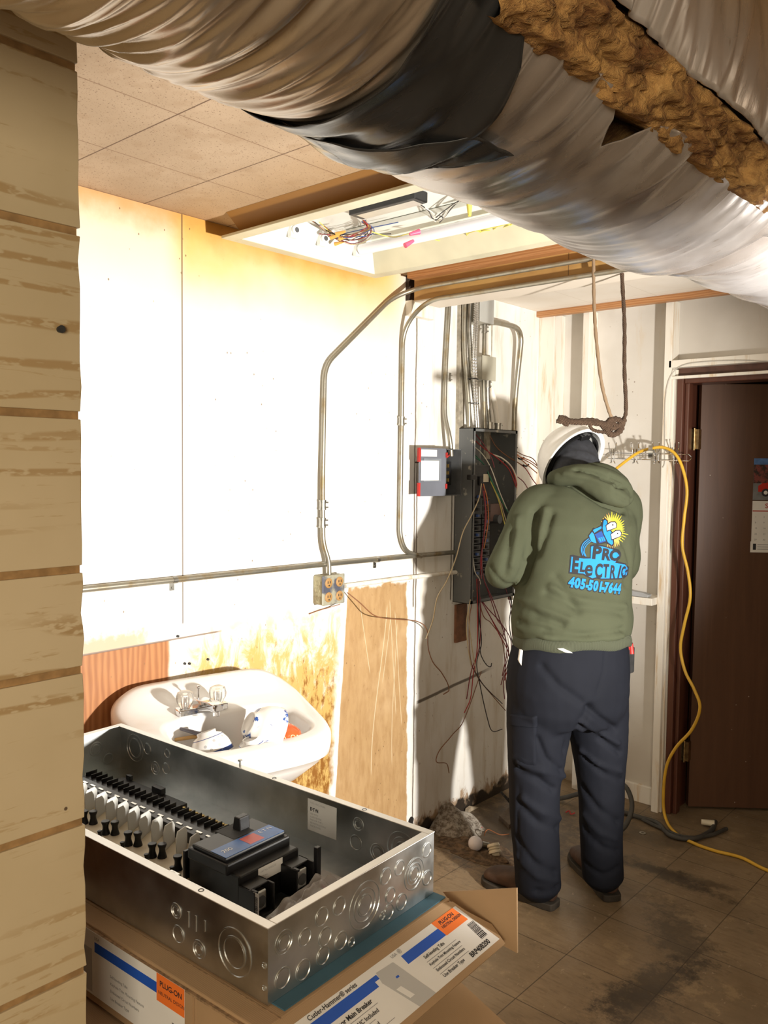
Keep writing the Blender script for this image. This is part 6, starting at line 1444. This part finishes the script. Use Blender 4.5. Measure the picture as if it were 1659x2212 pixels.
# dust heap (uncountable lint) against the wall
t = NT('grey_lint'); M_lint = t.out(t.mix(t.sm(t.noise(45, 6, rough=.75), .38, .62), (.13, .10, .075), (.42, .38, .32)), .95, 0, t.noise(160, 5), 1, .006)
def heap(u, v):
    a = 2 * PI * u; r = v; n_ = noise.noise(Vector((math.cos(a) * r * 3, math.sin(a) * r * 3, 1)))
    h = .095 * (1 - r) ** .9 * (1 + .5 * n_); p = Vector((.05 + (.15 + .03 * n_) * r * math.cos(a), 2.905 + (.115 + .02 * n_) * r * math.sin(a), h)); p.x = max(p.x, .003); return p
tag(MB().grid(heap, 90, 40).build('dust_heap', M_lint, smooth='all'), 'pile of grey lint and dust against the left wall', 'dust', kind='stuff')
def litter(u, v):
    a = 2 * PI * u; n_ = noise.noise(Vector((math.cos(a) * v * 4, math.sin(a) * v * 4, 7)))
    c_ = fl(1040, 1845, 0); p = Vector((c_.x - .03 + (.20 + .05 * n_) * v * math.cos(a), c_.y + .02 + (.10 + .03 * n_) * v * math.sin(a), .001 + .016 * (1 - v) * (1 + n_ * 1.4))); return p
tag(MB().grid(litter, 90, 30).build('dirt_patch', mat('brown_dirt', (.13, .085, .05), .95, 0, .6, 50, bump=.8, bs=90), smooth='all'), 'low drift of brown dirt under the bulb and lamp socket', 'dirt', kind='stuff')
def chunk(name, c, s, m, label, cat, seed, flat=.5):
    mb = MB(); mb.ell((0, 0, 0), (1, 1, 1), None, 12, 8); random.seed(seed)
    for v in mb.bm.verts: v.co = Vector((v.co.x * s[0], v.co.y * s[1], v.co.z * s[2])) * (1 + .35 * noise.noise(v.co * 2.3 + Vector((seed, 0, 0)))) 
    z0 = min(v.co.z for v in mb.bm.verts)
    for v in mb.bm.verts: v.co += Vector((c[0], c[1], -z0 + c[2]))
    return tag(mb.build(name, m, smooth=False), label, cat)
M_plas = mat('broken_plaster', (.46, .37, .26), .9, 0, .3, 30)
a = at(1022, 1762, 0, .03)
mb = MB(); random.seed(12)
pts = [at(*p, 0, .02) for p in ((1010, 1748), (1018, 1742), (1034, 1744), (1032, 1762), (1036, 1778), (1024, 1772), (1014, 1775), (1008, 1762))]
mb.rings([[p + Vector((d, 0, 0)) for p in pts] for d in (-.012, .006)]); tag(mb.build('plaster_piece', M_plas, smooth=False), 'broken tan plaster piece leaning at the foot of the left wall', 'plaster piece')
# board scrap and torn vent metal at the corner
pts = [fl(*p, .03) for p in ((1078, 1755), (1112, 1730), (1118, 1762), (1100, 1776))]
mb = MB(); mb.rings([[p + Vector((0, 0, d)) for p in pts] for d in (-.03, -.012)]); tag(mb.build('board_scrap', mat('dark_board', (.13, .10, .075), .8, 0, .3, 30), smooth=False), 'dark broken board scrap on the floor by the corner', 'board')
random.seed(3)
ms = thing('metal_scrap', 'torn dark metal strips sticking up beside the left trouser leg', 'metal scrap', tuple(fl(1095, 1735, 0)))
for i in range(6):
    b0 = at(1100 + i * 2, 1738 - i * 1, 0, .13 + .01 * i); b0.z = max(b0.z, .02); tip = at(1080 + i * 7, 1712 + (i % 3) * 7, 0, .14 + .015 * i)
    s_ = Vector((0, .012, .004)); MB().rings([[b0 + Vector((d, 0, 0)), b0 + s_ + Vector((d, 0, 0)), tip + s_ + Vector((d, 0, 0)), tip + Vector((d, 0, 0))] for d in (-.0008, .0008)]).build('strip', M_greyd, ms, smooth=False)
tag(MB().tube([fl(1046, 1805, .02), fl(1050, 1795, .05), fl(1056, 1792, .05), fl(1080, 1803, .012), fl(1100, 1802, .006)], .0022, 6, 5).build('copper_wire', mat('copper', (.55, .22, .10), .4, .6)), 'thin copper wire scrap on the floor behind the bulb', 'wire')
for i, (px, py, m, lab) in enumerate(((1022, 1786, M_wred, 'small red scrap by the foot of the left wall'), (1222, 1755, M_wred, 'red wire scrap on the floor between the legs'))):
    a = fl(px, py, .004); tag(MB().tube([a, a + Vector((.015, .006, .010)), a + Vector((.028, -.004, .002)), a + Vector((.04, .012, .006))], .003, 6, 5).build('wire_scrap', m), lab, 'wire scrap')
for i, (px, py, lab) in enumerate(((1388, 1800, 'bottle cap sized metal washer on the floor in front of the door post'),)):
    a = fl(px, py, 0); M2 = Matrix.Translation((a.x, a.y, .0005)); tag(MB().lathe([(.006, 0), (.014, 0), (.014, .002), (.006, .002), (.006, 0)], M2, 20, cap=False).build('washer', M_zinc), lab, 'washer')
# ragged holes: hole at the foot of the plywood
M_hole = mat('dark_hole', (.012, .009, .007), .95)
for n_, (px, py, rx, rz) in enumerate(((888, 1775, .016, .022), )):
    a = at(px, py, 0, .001); mb = MB(); mb.rings([[Vector((x, a.y + rx * math.cos(b) * (1 + .2 * math.sin(3 * b)), a.z + rz * math.sin(b))) for b in [2 * PI * i / 18 for i in range(18)]] for x in (.0004, .0016)]); struct(mb.build('trim_18', M_hole, smooth=False))
# hook and screws on the plywood
for i, (px, py) in enumerate(((398, 1433), (408, 1433), (448, 1424), (383, 1374))):
    a = at(px, py, 0, .0); tag(MB().cyl(a, a + Vector((.006, 0, 0)), .004, seg=10).build('screw', M_blackm), ['left', 'right', 'rightmost', 'upper'][i] + ' dark screw head in the wall just above the wash basin' if i < 3 else 'lone dark screw head under the paint edge above the wash basin', 'screw')

for o in list(COL.objects):          # countable repeats share a group
    if o.parent is None and 'category' in o:
        g = {'china_bowl': 'bowls left in the wash basin', 'screw': 'screws above the wash basin', 'armoured_cable': 'armoured cables above the open panel', 'cable_tie': 'cable ties above the open panel',
             'metal_ring': 'metal bands on the hook rack', 'heavy_cable': 'dark cables on the floor', 'junction_box': 'junction boxes above the open panel', 'utensil_handle': 'utensils in the basin', 'wire_scrap': 'red wire scraps on the floor',
             'loose_wire': 'loose wires by the socket box', 'conduit': 'steel conduits on the left wall'}.get(o.name.split('.')[0])
        if g: o['group'] = g
